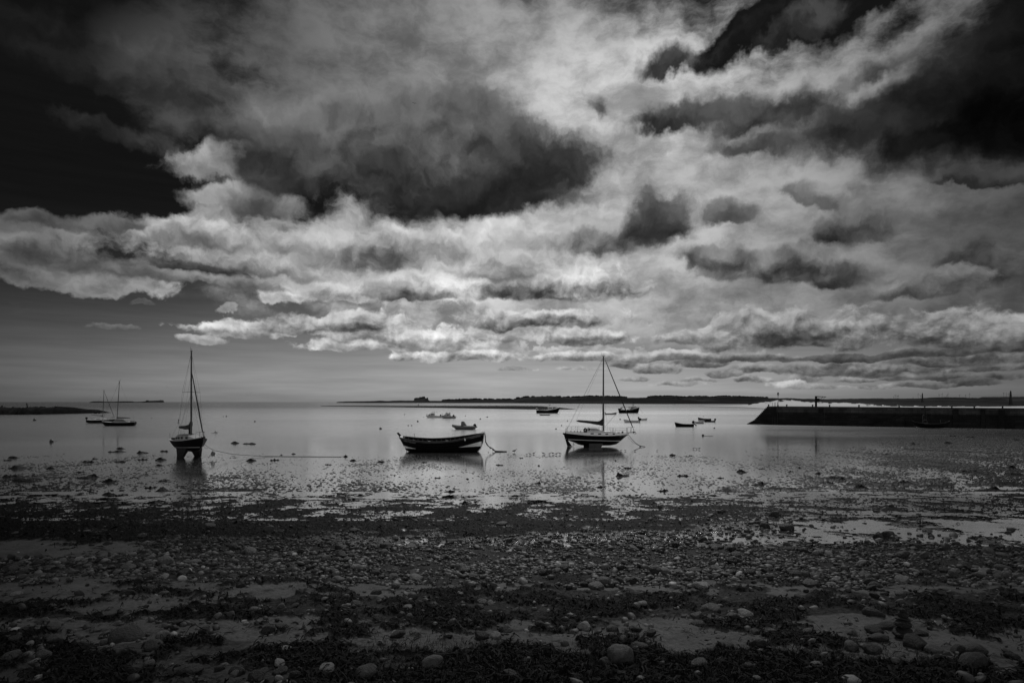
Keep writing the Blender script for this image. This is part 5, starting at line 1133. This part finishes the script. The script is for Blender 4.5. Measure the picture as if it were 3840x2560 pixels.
for px, py, w, k, lab in [(1427, 1609, 10, 0, 'large dark buoy alone on the water left of the wooden coble'), (1531, 1596, 5, 0, 'left one of two small buoys side by side behind the coble stern'), (1543.6, 1596, 5, 0, 'right one of two small buoys side by side behind the coble stern'), (1566.6, 1581, 7, 0, 'dark buoy between the coble and the left cabin cruiser'),
    (1517, 1555, 4, 0, 'tiny buoy far left of the cabin cruisers'), (1589, 1564.5, 3.2, 0, 'tiny buoy off the bow of the left cabin cruiser'), (1745, 1560, 4, 0, 'tiny dark buoy right of the cabin cruisers'), (1801, 1571.5, 5.5, 0, 'dark buoy right of the inflatable boat'), (1828, 1564.5, 5, 0, 'larger of a touching pair of buoys beyond the inflatable'), (1823, 1564, 2.6, 0, 'smaller of a touching pair of buoys beyond the inflatable'),
    (2085, 1609, 6, 0, 'dark buoy just left of the rudder of the white topped yacht'), (2106, 1596, 5, 0, 'dark buoy above the stern of the white topped yacht'), (2128, 1578.5, 4.5, 0, 'small buoy under the boom end of the white topped yacht'), (2260, 1567.5, 4, 0, 'small buoy just right of the tall yacht mast'), (2325.5, 1573, 5.5, 0, 'dark buoy left of the pale clinker dinghy'),
    (2678.6, 1606, 6, 0, 'dark buoy below the three small boats on the right'), (2637.7, 1561.5, 3, 0, 'tiny buoy above the three small boats'), (130, 1577, 11, 0, 'dark lumpy buoy under the rocks at far left'), (838, 1562.5, 3.5, 0, 'smaller buoy of a pair right of the left yacht mast'), (849, 1562, 5.5, 0, 'larger buoy of a pair right of the left yacht mast'),
    (568, 1568.5, 3.5, 0, 'tiny buoy between the two sloops and the bilge keeled yacht'), (956, 1581, 6, 0, 'dark buoy alone in the open water right of the bilge keeled yacht')]:
    buoy(px, py, w, k, lab)
def rope_buoy(px, py, w, k, label, ex, ey):
    o = buoy(px, py, w, k, label); p = o.location; e = at(ex, ey, .02)
    mb = MB(); q = Vector((p.x, p.y, .02)); mb.tube([q + Vector((.15, 0, .02)), q.lerp(e, .3) + Vector((0, .15, 0)), q.lerp(e, .7) + Vector((0, -.1, 0)), e], .018, 5); tag(mb.build('mooring_rope', ROPE), 'slack rope trailing from the ' + label, 'rope')
rope_buoy(2636, 1634, 9, 0, 'dark buoy below the small boats', 2674, 1634.5)
rope_buoy(3384, 1683, 11, 1, 'pale round buoy on the mud', 3790, 1700)
rope_buoy(810, 1623, 12, 1, 'pale flattened buoy right of the bilge keeled yacht', 790, 1622)
rope_buoy(193, 1657, 14, 0, 'dark buoy with weed near the left edge', 214, 1652)
o = buoy(804, 1712, 16, 2, 'round buoy hanging from the mooring rope of the bilge keeled yacht'); o.location = e1 + Vector((0, -.05, -.30)); o.scale = (.62, .62, .72); o.rotation_euler = (0, 0, 0)
mb = MB(); mb.lathe([(1.0, 0), (1.1, .6), (.5, 1.0), (.18, 2.6), (.05, 3.4)], n=14); o = mb.build('navigation_buoy', BM[0], None, True); p = at(1569, 1520, 0); o.location = (p.x, p.y, 0); o.scale = (.85, .85, .85); tag(o, 'small cone shaped navigation buoy far out below the castle', 'buoy')

# ---------------------------------------------------------------- birds
GULL = new_mat('gull_feathers', 0.05, 0.8, 0.5, 6.0); GULLD = new_mat('dark_feathers', 0.012, 0.8, 0.4, 6.0)
def standing_bird(label, px, py, hpx, yaw, group):
    p = at(px, py, 0.0); s = hpx * p.y / F / .42
    o = thing('wading_bird', label, 'bird', (p.x, p.y, max(0, float(ground_z(np.array([p.x]), np.array([p.y]))[0]))), (0, 0, R(yaw)), group); o.scale = (s, s, s)
    mb = MB(); rings = []
    for x, r_, z in ((-.30, .012, .17), (-.2, .045, .19), (-.08, .085, .21), (.05, .095, .225), (.14, .07, .25), (.19, .045, .31), (.22, .045, .36), (.26, .04, .385), (.30, .016, .38), (.40, .006, .365)): rings.append([(x, r_ * .8 * math.cos(2 * math.pi * j / 8), z + r_ * math.sin(2 * math.pi * j / 8)) for j in range(8)])
    mb.loft(rings)
    for sg in (-1, 1): mb.tube([(.0, sg * .03, .15), (-.01, sg * .03, .08), (0, sg * .03, 0), (.05, sg * .03, .0)], [.014, .01, .01, .012], 5)
    mb.build('body', GULLD, o, True); return o
gp = 'wading birds feeding at the water edge'
for i, (px, py, hh, yw) in enumerate([(1928.6, 1696, 13, 10), (1975, 1706, 6, 0), (1987, 1705, 8, 180), (2002, 1702, 8, 10), (2037, 1703, 9, 170), (2043, 1707, 6, 0), (2061, 1704, 8, 20), (2073, 1703, 9, 185), (2086, 1705, 9, 0), (2099, 1704, 9, 180), (2077, 1709, 5, 0), (2329, 1691, 6, 0), (2345, 1691, 6, 180), (2382, 1691, 7, 0), (2601, 1684, 7, 0), (2612, 1684, 6, 180), (2622, 1685, 8, 0), (2464, 1691, 5, 0), (1832, 1695, 4, 0), (1905, 1704, 4, 0), (1875, 1698, 4, 180)]):
    lab = 'tallest dark wading bird standing alone right of the coble mooring rope' if i == 0 else 'dark wading bird in the flock at the water edge left of the white topped yacht' if i < 11 else 'dark wading bird on the wet sand right of the white topped yacht' if i < 18 else 'tiny wading bird beside the end of the coble mooring rope'
    standing_bird(lab, px, py, hh, yw, None if i == 0 else gp + (' left' if i < 11 else ' right' if i < 18 else ' by the rope'))
def flying_bird(label, px, py, span_px, Y, bank, yaw=90):
    p = atY(px, py, Y); s = span_px * Y / F / 1.3
    o = thing('gull', label, 'bird', p, (R(bank), 0, R(yaw)), None); o.scale = (s, s, s); mb = MB(); rings = []
    for x, r_ in ((-.28, .02), (-.15, .045), (0, .06), (.12, .05), (.2, .035), (.27, .01)): rings.append([(x, r_ * math.cos(2 * math.pi * j / 8), r_ * .8 * math.sin(2 * math.pi * j / 8)) for j in range(8)])
    mb.loft(rings); b_ = mb.build('body', GULLD, o, True)
    for sg in (-1, 1):
        mb = MB(); V = []
        for yv, xf, xb, z in ((.04, .10, -.10, .02), (.28, .16, -.06, .12), (.48, .10, -.06, .09), (.65, -.02, -.05, .03)): V += [(xf, sg * yv, z), (xb, sg * yv, z), (xf, sg * yv, z - .015), (xb, sg * yv, z - .012)]
        f_ = []
        for i in range(3):
            a = 4 * i; b2 = 4 * i + 4; f_ += [(a, a + 1, b2 + 1, b2), (a + 2, b2 + 2, b2 + 3, a + 3), (a, b2, b2 + 2, a + 2), (a + 1, a + 3, b2 + 3, b2 + 1)]
        mb.add(V, f_).build('wing', GULLD, o)
flying_bird('gull gliding with wings spread in front of the big central cloud', 1554, 388, 18, 60, 14, 80)
flying_bird('small bird high in front of the dark part of the central cloud', 1697, 521, 8, 90, -10, 60)
flying_bird('tiny bird low in the sky between the two left masts', 496, 1354, 5, 160, 5, 80)
flying_bird('tiny bird in the grey cloud at upper right', 3520, 808, 9, 110, 5, 90)
flying_bird('gull hovering just above the small pale dinghy outboard', 2403, 1560, 4.2, 190, 0, 85)
# ---------------------------------------------------------------- pier, rocks and far shore
def pier_mat(name, lo, hi, wet):
    m = bpy.data.materials.new(name); m.use_nodes = True; nt = m.node_tree; b = nt.nodes['Principled BSDF']
    v = S(nt, nt.nodes.new('ShaderNodeTexCoord').outputs['Object']); x, y, z = sep(v)
    bt = nt.nodes.new('ShaderNodeTexBrick'); nt.links.new(xyz(nt, x, z).k, bt.inputs['Vector']); bt.inputs['Scale'].default_value = 1.0; bt.inputs['Brick Width'].default_value = 1.5; bt.inputs['Row Height'].default_value = 0.55; bt.inputs['Mortar Size'].default_value = 0.03
    bt.inputs['Color1'].default_value = (lo, lo, lo, 1); bt.inputs['Color2'].default_value = (hi, hi, hi, 1); bt.inputs['Mortar'].default_value = (lo * .4, lo * .4, lo * .4, 1)
    st = noise(vmath('MULTIPLY', v, (1.0, 1.0, 0.35)), 0.5, 6.0, 0.65)
    c = S(nt, bt.outputs['Color'])._m('MULTIPLY', st.lin(0.3, 0.7, 0.45, 1.4)); nt.links.new(c.k, b.inputs['Base Color']); b.inputs['Roughness'].default_value = 0.8; b.inputs['Specular IOR Level'].default_value = 0.2
    bn = nt.nodes.new('ShaderNodeBump'); bn.inputs['Distance'].default_value = 0.05; nt.links.new(noise(v, 4.0, 5.0, .6).k, bn.inputs['Height']); nt.links.new(bn.outputs[0], b.inputs['Normal']); return m
PL, PU, PC = pier_mat('weedy_masonry', 0.005, 0.014, 1), pier_mat('upper_masonry', 0.028, 0.052, 0), new_mat('pier_coping', 0.035, 0.8, 0.3, 0.8, spec=.2)
a = at(2879, 1591); b_ = at(3840, 1607); dirv = (b_ - a).normalized(); yawp = math.atan2(dirv.y, dirv.x)
pier = thing('stone_pier', 'long dark stone pier with a sloping stepped end, reaching in from the right', 'pier', (a.x, a.y, 0), (0, 0, yawp))
LP, DP = 105.0, 8.0
def ptop(x): return 4.02 - 0.0045 * x
def on_pier(px, dep=2.0):
    """x along the pier whose point, dep back from the face, falls on a photo column"""
    M_ = Matrix.Rotation(yawp, 3, 'Z'); best = min((abs(((M_ @ Vector((x, dep, 0)) + a).x / (M_ @ Vector((x, dep, 0)) + a).y) - (px - CX) / F), x) for x in np.arange(-4, 104, .05)); q = M_ @ Vector((best[1], dep, 0)) + a; return Vector((q.x, q.y, ptop(best[1])))
def pxx(px):
    q = on_pier(px, 0.0); return (Matrix.Rotation(-yawp, 3, 'Z') @ (q - a)).x
MB().loft([[(x, 0, -1.2), (x, 0.35, ptop(x) - 1.30), (x, DP, ptop(x) - 1.30), (x, DP, -1.2)] for x in (0, 20, 40, 60, 80, LP)]).build('lower_wall', PL, pier)
MB().loft([[(x, 0.30, ptop(x) - 1.30), (x, 0.36, ptop(x) - .18), (x, DP, ptop(x) - .18), (x, DP, ptop(x) - 1.30)] for x in (0, 20, 40, 60, 80, LP)]).build('upper_wall', PU, pier)
MB().loft([[(x, 0.26, ptop(x) - .18), (x, 0.26, ptop(x)), (x, DP + .1, ptop(x)), (x, DP + .1, ptop(x) - .18)] for x in (-.1, 20, 40, 60, 80, LP)]).build('coping', PC, pier)
# stepped slope at the seaward end
poly = [(0.02, -1.0)]; n = 13
poly = [(0.0, ptop(0) - .02)]
for i in range(n):
    z1 = ptop(0) - .02 - (i + 1) * (4.0 / n); x = -(i + 1) * (3.7 / n); poly += [(x + .0, z1 + 4.0 / n - .0), (x, z1)]
poly += [(-4.9, -1.0), (0.0, -1.0)]
MB().prism(poly, 0.32, DP).build('stepped_end', PL, pier)
MB().prism([(-2.6, 1.12), (-4.5, .1), (-4.9, -1), (-.05, -1), (-.05, 1.12)], 0.12, 0.31).build('end_footing', PL, pier)
for x, w in ((0.0, .3), (pxx(2884), 1.4), (pxx(3069), .9), (pxx(3574), .9), (pxx(3680), .6), (pxx(3745), 1.0)): MB().loft([[(x, -.06, -1), (x + w, -.06, -1), (x + w, .5, -1), (x, .5, -1)], [(x, .10, ptop(x) - .3), (x + w, .10, ptop(x) - .3), (x + w, .6, ptop(x) - .3), (x, .6, ptop(x) - .3)]]).build('buttress', PL, pier)
XS = pxx(3285); mb = MB()
for i in range(12): mb.box((XS + i * .42, -.45, .35 + i * .19), (.44, 1.0, .19 * 2))
mb.loft([[(XS - .3, -.94, -1), (XS + 5.1, -.94, -1), (XS + 5.1, -.0, -1), (XS - .3, 0, -1)], [(XS - .3, -.94, .2), (XS + 5.1, -.94, 2.3), (XS + 5.1, 0, 2.3), (XS - .3, 0, .2)]]); mb.build('stairs', PL, pier)
for x in (pxx(2897), pxx(2907), pxx(3082), pxx(3465)):
    mb = MB()
    for s_ in (0, .45): mb.tube([(x + s_, -.02, -.2), (x + s_, .20, ptop(x) + (.9 if x < 8 else 0))], .035, 5)
    for z in np.arange(.3, 3.9, .32): mb.tube([(x, .02 + z * .04, z), (x + .45, .02 + z * .04, z)], .022, 4)
    mb.build('ladder', IRON, pier)
for x in [pxx(q_) - .2 for q_ in (2880, 2948, 3045, 3109, 3220, 3371, 3467, 3569, 3654, 3760)]: MB().lathe([(.16, 0), (.13, .12), (.13, .28), (.2, .34), (.2, .42), (.08, .46)], (x + .2, .7, ptop(x)), 10).build('bollard', IRON, pier, True)
q = on_pier(2918)
lamp = thing('street_lamp', 'black lantern lamp post standing near the seaward end of the pier', 'lamp', q)
MB().lathe([(.12, 0), (.12, .25), (.07, .35), (.05, .5), (.045, 2.35), (.08, 2.40), (.03, 2.45)], n=10).build('post', ENG, lamp, True)
mb = MB()
for j in range(6): 
    th = j * math.pi / 3; mb.tube([(.12 * math.cos(th), .12 * math.sin(th), 2.45), (.23 * math.cos(th), .23 * math.sin(th), 2.85)], .02, 4)
mb.lathe([(.24, 2.85), (.26, 2.88), (.12, 3.05), (.05, 3.08), (.03, 3.2)], n=6); mb.lathe([(.12, 2.42), (.13, 2.46)], n=6); mb.build('lantern', ENG, lamp); MB().lathe([(.10, 2.48), (.20, 2.84)], n=6).build('glass', new_mat('lantern_glass', .4, .3, .1, 1.0), lamp)
q = on_pier(3060)
cr_ = thing('pier_crane', 'small hand crane with a short jib standing on the pier', 'crane', q, (0, 0, 0))
MB().box((0, 0, 1.15), (.34, .34, 2.3)).build('post', ENG, cr_); mb = MB(); mb.loft([[(x, -.06, z), (x, .06, z), (x, .06, z + w), (x, -.06, z + w)] for x, z, w in ((-.2, 2.1, .2), (2.2, 2.06, .12))]); mb.tube([(1.5, 0, 2.06), (.55, 0, 1.35)], .04, 4); mb.build('jib', ENG, cr_); MB().box((.42, 0, 1.5), (.5, .5, .6)).build('winch_box', ENG, cr_); MB().tube([(2.0, 0, 2.1), (1.2, 0, 1.3), (.6, 0, 1.4)], .025, 4).build('chain', IRON, cr_)

# rock spit on the left: ground plus separate boulders, weedy and dark
RK = new_mat('weedy_rock', 0.012, 0.95, 0.6, 0.6, spec=.03)
def strip(name, pts, wid, hgt, jag, nseg, mat_, seed=0, ny=9):
    """low bank along a line of (px, py) waterline points"""
    P = [at(*q) for q in pts]; t = np.linspace(0, len(P) - 1, nseg); V = []
    for i in range(ny):
        v_ = i / (ny - 1)
        for j, tt in enumerate(t):
            k = min(int(tt), len(P) - 2); c = P[k].lerp(P[k + 1], tt - k); hh = float(np.interp(tt, range(len(P)), hgt)); w = float(np.interp(tt, range(len(P)), wid))
            z = hh * min(1, math.sin(math.pi * v_) * 2.2) ** .6 - .25; z += jag * hh * (mnoise.noise(Vector((c.x * .35, v_ * 6, seed))) + .6 * mnoise.noise(Vector((c.x * 1.1, v_ * 9, seed + 4)))) * (0 < i < ny - 1)
            V.append((c.x, c.y + v_ * w + .08 * w * mnoise.noise(Vector((c.x * .06, v_, seed + 9))), z))
    return grid_object(name, np.array(V), nseg, ny, mat_)
rk = strip('rocky_ground', [(-420, 1563), (0, 1555), (140, 1554), (300, 1550), (398, 1547.5)], [26, 26, 24, 16, 5], [2.7, 2.7, 2.6, 1.5, .3], .45, 620, RK, 1, 14); tag(rk, kind='structure')
rst = [stone_mesh(2, 300 + i, True) for i in range(4)]
rme = []
for V_, F_ in rst:
    me = bpy.data.meshes.new('boulder'); raw_mesh(me, V_, F_); me.materials.append(RK); rme.append(me)
for i, (px, py, w) in enumerate([(337, 1548, 17), (358, 1550, 10), (318, 1549, 9), (300, 1546, 9), (281, 1547, 8), (262, 1546, 9), (240, 1545, 8), (215, 1544, 11), (190, 1544, 9), (170, 1545, 9), (143, 1543, 12), (120, 1545, 8), (80, 1543, 9), (50, 1544, 10), (8, 1541, 10), (205, 1550, 8), (150, 1551, 9), (98, 1549, 8), (30, 1550, 9), (372, 1550, 6), (60, 1551, 8)]):
    p = at(px, py + 1); Y = p.y + (12 if py < 1548 else 4); s = w / 2 * Y / F; o = bpy.data.objects.new('boulder', rme[i % 4]); COL.objects.link(o)
    zt = [1538, 1545, 1545, 1542, 1541, 1540, 1538, 1537, 1536, 1535, 1532, 1533, 1530, 1530, 1527, 1546, 1546, 1543, 1543, 1548, 1545][i]
    zc_ = H - (zt + w * .35 - HZ) / F * Y; o.location = ((px - CX) / F * Y, Y, zc_); o.scale = (s * 1.35, s * 1.2, s * 1.15); o.rotation_euler = (.2 * i, .3, i)
    tag(o, 'large round boulder standing up at the tip of the dark rock spit' if i == 0 else 'dark weedy boulder on the rock spit at far left', 'boulder', None if i == 0 else 'boulders of the rock spit')
ctop = curve([(-60, 1527), (0, 1528), (100, 1530), (200, 1532), (300, 1538), (345, 1541), (395, 1546)])
for i, px in enumerate(np.arange(-40, 392, 8.5)):
    px = px + random.uniform(-3, 3); Y = random.uniform(283, 296) + px * .06; s = random.uniform(.45, 1.15) * (1.0 if px < 300 else .7); zc_ = H - (float(ctop(px)) - HZ) / F * Y - s * random.uniform(.1, .55)
    o = bpy.data.objects.new('boulder', rme[i % 4]); COL.objects.link(o); o.location = ((px - CX) / F * Y, Y, zc_); o.scale = (s, s, s); o.rotation_euler = (.4 * i, .3, i * 1.7); tag(o, 'dark weedy boulder on the rock spit at far left', 'boulder', 'boulders of the rock spit')
p = atY(106, 1529, 285); MB_ = MB().tube([(0, 0, -1.5), (-.7, 0, 1.95)], [.26, .2], 7); o = MB_.build('wooden_post', WOOD if False else ENG); o.location = p; tag(o, 'leaning dark post standing on the rock spit', 'post')
p = atY(6, 1529, 285); o = MB().tube([(0, 0, -1), (.2, 0, 1.0)], [.22, .3], 7).build('wooden_post', ENG); o.location = p; tag(o, 'short stump on the rock spit at the very left edge', 'post')
# flat shingle spit in the middle distance
SPM = new_mat('dark_shingle', 0.016, 0.95, 0.7, 0.25, spec=.03, bump=.3, bscale=.6)
sp = strip('shingle_spit', [(1200, 1522.5), (1500, 1526.5), (1700, 1530), (1900, 1533), (2030, 1535), (2100, 1535), (2160, 1534.5)], [40, 90, 130, 150, 140, 90, 10], [.7, 1.2, 1.55, 1.9, 2.0, 1.5, .4], .10, 420, SPM, 3, 9); tag(sp, kind='structure')

# ---------------------------------------------------------------- far land
def land_mat(name, lo, hi, sc_, sandc=None):
    m = bpy.data.materials.new(name); m.use_nodes = True; nt = m.node_tree; b = nt.nodes['Principled BSDF']; v = S(nt, nt.nodes.new('ShaderNodeTexCoord').outputs['Object'])
    n1 = voro(vmath('MULTIPLY', v, (1.0, .45, 0.0)), sc_, out='Color'); f1 = sep(n1)[0]; n2 = noise(v, sc_ * 6, 6.0, .65)
    c = mixf(f1, lo, hi) * n2.lin(.3, .7, .55, 1.35)
    if sandc is not None: c = mixf(attr(nt, 'bare'), c, sandc)
    nt.links.new(c.k, b.inputs['Base Color']); b.inputs['Roughness'].default_value = 1.0; b.inputs['Specular IOR Level'].default_value = 0.0; return m
HM = land_mat('far_fields', 0.018, 0.045, 0.004); DM = land_mat('dune_grass', 0.022, 0.045, 0.02, 0.62); CM = land_mat('castle_stone', 0.05, 0.06, 0.05)
def terrain(name, crest, Yf, Yc, Yb, mat_, jitter, step=4, zmin=-3, foot=None, ny=12, bare=None, shape=1.0, seed=0):
    xs_, ys_ = zip(*crest); cols = np.arange(xs_[0], xs_[-1] + step, step, dtype=float); cz = np.interp(cols, xs_, ys_)
    V = np.zeros((ny * 2, len(cols), 3)); B = np.zeros((ny * 2, len(cols)))
    for j, px in enumerate(cols):
        yf, yc, yb = [q(px) if callable(q) else q for q in (Yf, Yc, Yb)]
        zc = H - (cz[j] + jitter * mnoise.noise(Vector((px * .045, seed, 0))) * 2 + jitter * 1.3 * mnoise.noise(Vector((px * .16, seed, 3))) - HZ) / F * yc
        for i in range(ny * 2):
            if i < ny: t = i / (ny - 1); Y = yf + (yc - yf) * t; z = zmin + (zc - zmin) * (t ** shape) * (1 - .0) + (zc * .10) * mnoise.noise(Vector((px * .02 + seed, t * 4, 0))) * math.sin(math.pi * t)
            else: t = (i - ny + 1) / ny; Y = yc + (yb - yc) * t; z = zc * (1 - t) + zmin * t
            V[i, j] = ((px - CX) / F * yc * (Y / yc), Y, z)
            if bare: B[i, j] = bare(px, i / (ny - 1), seed)
    o = grid_object(name, V.reshape(-1, 3), len(cols), ny * 2, mat_, dict(bare=B.ravel()) if bare else None); return tag(o, kind='structure')
crest = [(1262, 1506.5), (1300, 1504.5), (1400, 1503), (1425, 1501.3), (1443, 1502.8), (1492, 1501.2), (1530, 1501), (1612, 1502), (1655, 1502), (1701, 1498.5), (1757, 1496.9), (1839, 1496), (1900, 1497.5), (1923, 1497.5), (1932, 1492.5), (1950, 1491), (1986, 1487.2), (2040, 1485), (2095, 1487), (2145, 1488.6), (2203, 1485.5), (2275, 1486.2), (2333, 1488), (2351, 1491), (2420, 1490), (2438, 1486.5), (2510, 1485.3), (2564, 1488.6), (2618, 1486), (2673, 1489), (2712, 1485.4), (2760, 1487), (2800, 1488.6), (2860, 1491), (2950, 1493), (3100, 1496), (3200, 1494), (3282, 1492.7), (3378, 1493.7), (3450, 1493), (3495, 1489.5), (3560, 1488.5), (3621, 1490), (3669, 1491.7), (3684, 1488), (3840, 1487), (4100, 1487), (4500, 1492), (5200, 1497)]
yfar = curve([(1262, 5200), (1900, 4200), (2100, 3000), (2500, 2400), (5200, 2400)])
terrain('hills', crest, lambda px: yfar(px) * .62, lambda px: float(yfar(px)), lambda px: yfar(px) * 1.6, HM, .5, 4, -2, ny=10, shape=.8, seed=2)
# woods along the crests, one far mass
mb = MB(); r_ = random.Random(4); xs_, ys_ = zip(*crest)
def clumpy(px, py, Y, w, hgt):
    p = atY(px, py, Y); rings = []; n = 7; sd_ = r_.random() * 90
    for zz, rr in ((-.2, .8), (.3, 1.0), (.7, .75), (.95, .3)): rings.append([(p.x + w * rr * (1 + .3 * mnoise.noise(Vector((j * 1.3, zz * 3, sd_)))) * math.cos(6.283 * j / n), p.y + w * rr * .7 * math.sin(6.283 * j / n), p.z + hgt * zz * (1 + .3 * mnoise.noise(Vector((j, zz * 5, sd_ + 7))))) for j in range(n)])
    mb.loft(rings)
for x0, x1, dn, dy in ((1660, 1920, .30, 0), (1935, 2150, .12, 0), (2150, 2350, .45, 0), (2430, 2700, .5, 0), (2690, 2880, .6, 0), (2400, 2560, .6, 9), (2540, 2700, .30, 12), (2760, 2830, .5, 6), (1700, 1800, .3, 5), (2050, 2400, .10, 10), (1860, 2100, .10, 8)):
    for _ in range(int((x1 - x0) * dn)):
        px = r_.uniform(x0, x1); t_ = dy / 26.0; Y = float(yfar(px)) * (1 - .38 * t_); cz_ = float(np.interp(px, xs_, ys_)); clumpy(px, cz_ + dy + r_.uniform(-.3, 1.2), Y - 12, r_.uniform(4, 11) * Y / 3000, r_.uniform(2.5, 5.5) * Y / 3000)
tag(mb.build('woodland', new_mat('far_trees', 0.012, .95, .4, .02, spec=0), None, True), 'dark tree belts along the crests of the far hills', 'woodland', kind='stuff')
# dunes behind the pier with bare sand at the foot
dcrest = [(2805, 1518), (2815, 1510), (2835, 1503), (2870, 1496), (2910, 1493.5), (2952, 1491.8), (2985, 1493), (3010, 1496.6), (3058, 1500), (3100, 1500), (3165, 1497), (3240, 1500), (3300, 1503), (3380, 1506), (3460, 1508), (3560, 1507), (3660, 1510), (3760, 1514), (3840, 1515), (4300, 1514), (5000, 1516)]
def bare(px, t, s):
    hgt = float(np.interp(px, [2800, 2870, 2940, 3000, 3080, 3200, 3320, 3400, 3560, 3840], [.3, .5, .66, .60, .48, .36, .14, .10, .12, .06])); k = 6 * mnoise.noise(Vector((px * .05, t * 5, 5))) + 3 * mnoise.noise(Vector((px * .15, t * 9, 8))); return float(np.clip((hgt - t) * 9 + k * .35, 0, 1))
terrain('dunes', dcrest, curve([(2800, 1000), (3100, 950), (3330, 700), (3840, 590), (5000, 590)]), 1120, 1700, DM, .5, 2, -.3, ny=16, bare=bare, shape=.85, seed=7)
SND = new_mat('pale_sand', 0.50, 0.9, 0.12, .05, spec=.2)
def flat_patch(name, rows, z, mat_):
    V, n = [], len(rows)
    for pxl, pxr, py in rows: V += [tuple(at(pxl, py, z)), tuple(at(pxr, py, z))]
    o = MB().add(V, [(2 * i, 2 * i + 1, 2 * i + 3, 2 * i + 2) for i in range(n - 1)]).build(name, mat_, recalc=False); return tag(o, kind='structure')
flat_patch('sandbank', [(2880, 5200, 1532), (2790, 5200, 1526), (2720, 5200, 1524.0), (2600, 5200, 1521.5), (2740, 5200, 1519.5), (2830, 5200, 1516.5)], .25, SND)
flat_patch('far_beach', [(2520, 3200, 1517.6), (2540, 3200, 1515.9)], .3, SND)
flat_patch('far_beach', [(2300, 2960, 1513.8), (2300, 2960, 1513.0)], .35, SND)
# low islands on the left horizon
terrain('islands', [(335, 1507), (350, 1504.2), (372, 1503.8), (395, 1505.2), (430, 1505.4), (455, 1504), (496, 1504.2), (503, 1506), (530, 1505.5), (545, 1504), (550, 1500), (556, 1500.4), (558, 1502.2), (575, 1501.8), (600, 1500.6), (603, 1499), (606, 1500.3), (613, 1500), (614.5, 1505.5), (617, 1507)], 5200, 5500, 6200, HM, .05, 1, -3, ny=6, shape=.3, seed=11)
# castle on its crag
Yk = 4300.0
def cpt(px, py): p = atY(px, py, Yk); return p
crag = terrain('crag', [(1540, 1504), (1552, 1500), (1560, 1496), (1575, 1494.5), (1600, 1494.5), (1605, 1497.5), (1612, 1502), (1618, 1504)], Yk - 130, Yk - 20, Yk + 90, HM, .15, 1, 0, ny=7, shape=.5, seed=3)
cs = cpt(1578, 1495); castle = thing('castle', 'old battlemented castle on a crag far across the bay', 'castle', (cs.x, Yk, cs.z))
def keep(name, px0, px1, pyt, dep, off, parent, cren=True):
    x0 = (px0 - 1578) / F * Yk; x1 = (px1 - 1578) / F * Yk; zt = (1495 - pyt) / F * Yk; mb = MB(); mb.box(((x0 + x1) / 2, off, zt / 2 - 6), (x1 - x0, dep, zt + 12))
    if cren:
        n = max(2, int((x1 - x0) / 5))
        for i in range(n): mb.box((x0 + (i + .5) * (x1 - x0) / n, off - dep / 2 + .8, zt + .8), ((x1 - x0) / n * .55, 1.5, 1.7))
    return mb.build(name, CM, parent)
keep('great_keep', 1584, 1593, 1486.6, 22, 5, castle); keep('inner_hall', 1573, 1584, 1488.5, 18, 2, castle); keep('west_range', 1558, 1573, 1491.2, 16, 0, castle); keep('east_range', 1593, 1602, 1492.5, 16, 3, castle); keep('gate_tower', 1602, 1605.5, 1491.0, 14, -2, castle); keep('curtain_wall', 1555, 1606, 1494.0, 8, -12, castle); keep('corner_tower', 1554, 1557.5, 1493.2, 9, -8, castle)
# beacons beyond the pier
for px, py, pyt, w, Y, lab in ((3459, 1516, 1472.5, 4.2, 1150, 'tall stone obelisk beacon beyond the pier, the farther and left one'), (3790, 1532, 1464, 6.2, 900, 'tall stone obelisk beacon near the right edge, the nearer one')):
    z0 = -.5; top = H - (pyt - HZ) / F * Y; s = Y / F; o = thing('obelisk_beacon', lab, 'beacon', ((px - CX) / F * Y, Y, z0))
    MB().box((0, 0, .8), (w * 1.9 * s, w * 1.9 * s, 1.6 + 1), None).build('plinth', CM, o); MB().loft([[(sx * q, sy * q, z) for sx, sy in ((-1, -1), (1, -1), (1, 1), (-1, 1))] for z, q in ((1.5, w * .72 * s), ((top - z0) * .55, w * .46 * s), (top - z0 - 1.2, w * .27 * s), (top - z0, w * .10 * s))]).build('shaft', CM, o)
# wind turbines on the skyline
TM = new_mat('turbine_white', 0.10, .6, .1, .1)
def turbine(px, pyt, r_px, Y, ph):
    p = atY(px, pyt, Y); o = thing('wind_turbine', 'distant three bladed wind turbine on the skyline above the right hills', 'wind turbine', (p.x, Y, 0), (0, 0, 0), 'wind turbines on the right skyline'); k = Y / F
    MB().tube([(0, 0, 0), (0, 0, p.z)], [.50 * k, .34 * k], 7).build('tower', TM, o); MB().box((0, 2, p.z), (.9 * k, 3 * k, .9 * k)).build('nacelle', TM, o)
    for j in range(3):
        th = ph + j * 2.094; d_ = Vector((math.sin(th), 0, math.cos(th))); c = Vector((0, -1.2 * k, p.z)); MB().tube([c, c + d_ * r_px * k * .3, c + d_ * r_px * k], [.25 * k, .38 * k, .08 * k], 5).build('blade', TM, o)
for i, (px, pyt, rr) in enumerate([(3351, 1487.5, 4), (3357, 1481.5, 5), (3364, 1484, 5), (3368, 1483.5, 5), (3424, 1490, 3), (3443, 1478, 7), (3452.5, 1483, 5), (3521.6, 1478.5, 6), (3533, 1477, 6), (3551, 1482.5, 5), (3555, 1477, 6), (3598, 1481, 5), (3621, 1482, 5), (3635, 1477, 6), (3764, 1474, 6), (3774, 1476, 6), (3783, 1475, 6)]): turbine(px, pyt, rr, 5200, i * .83)
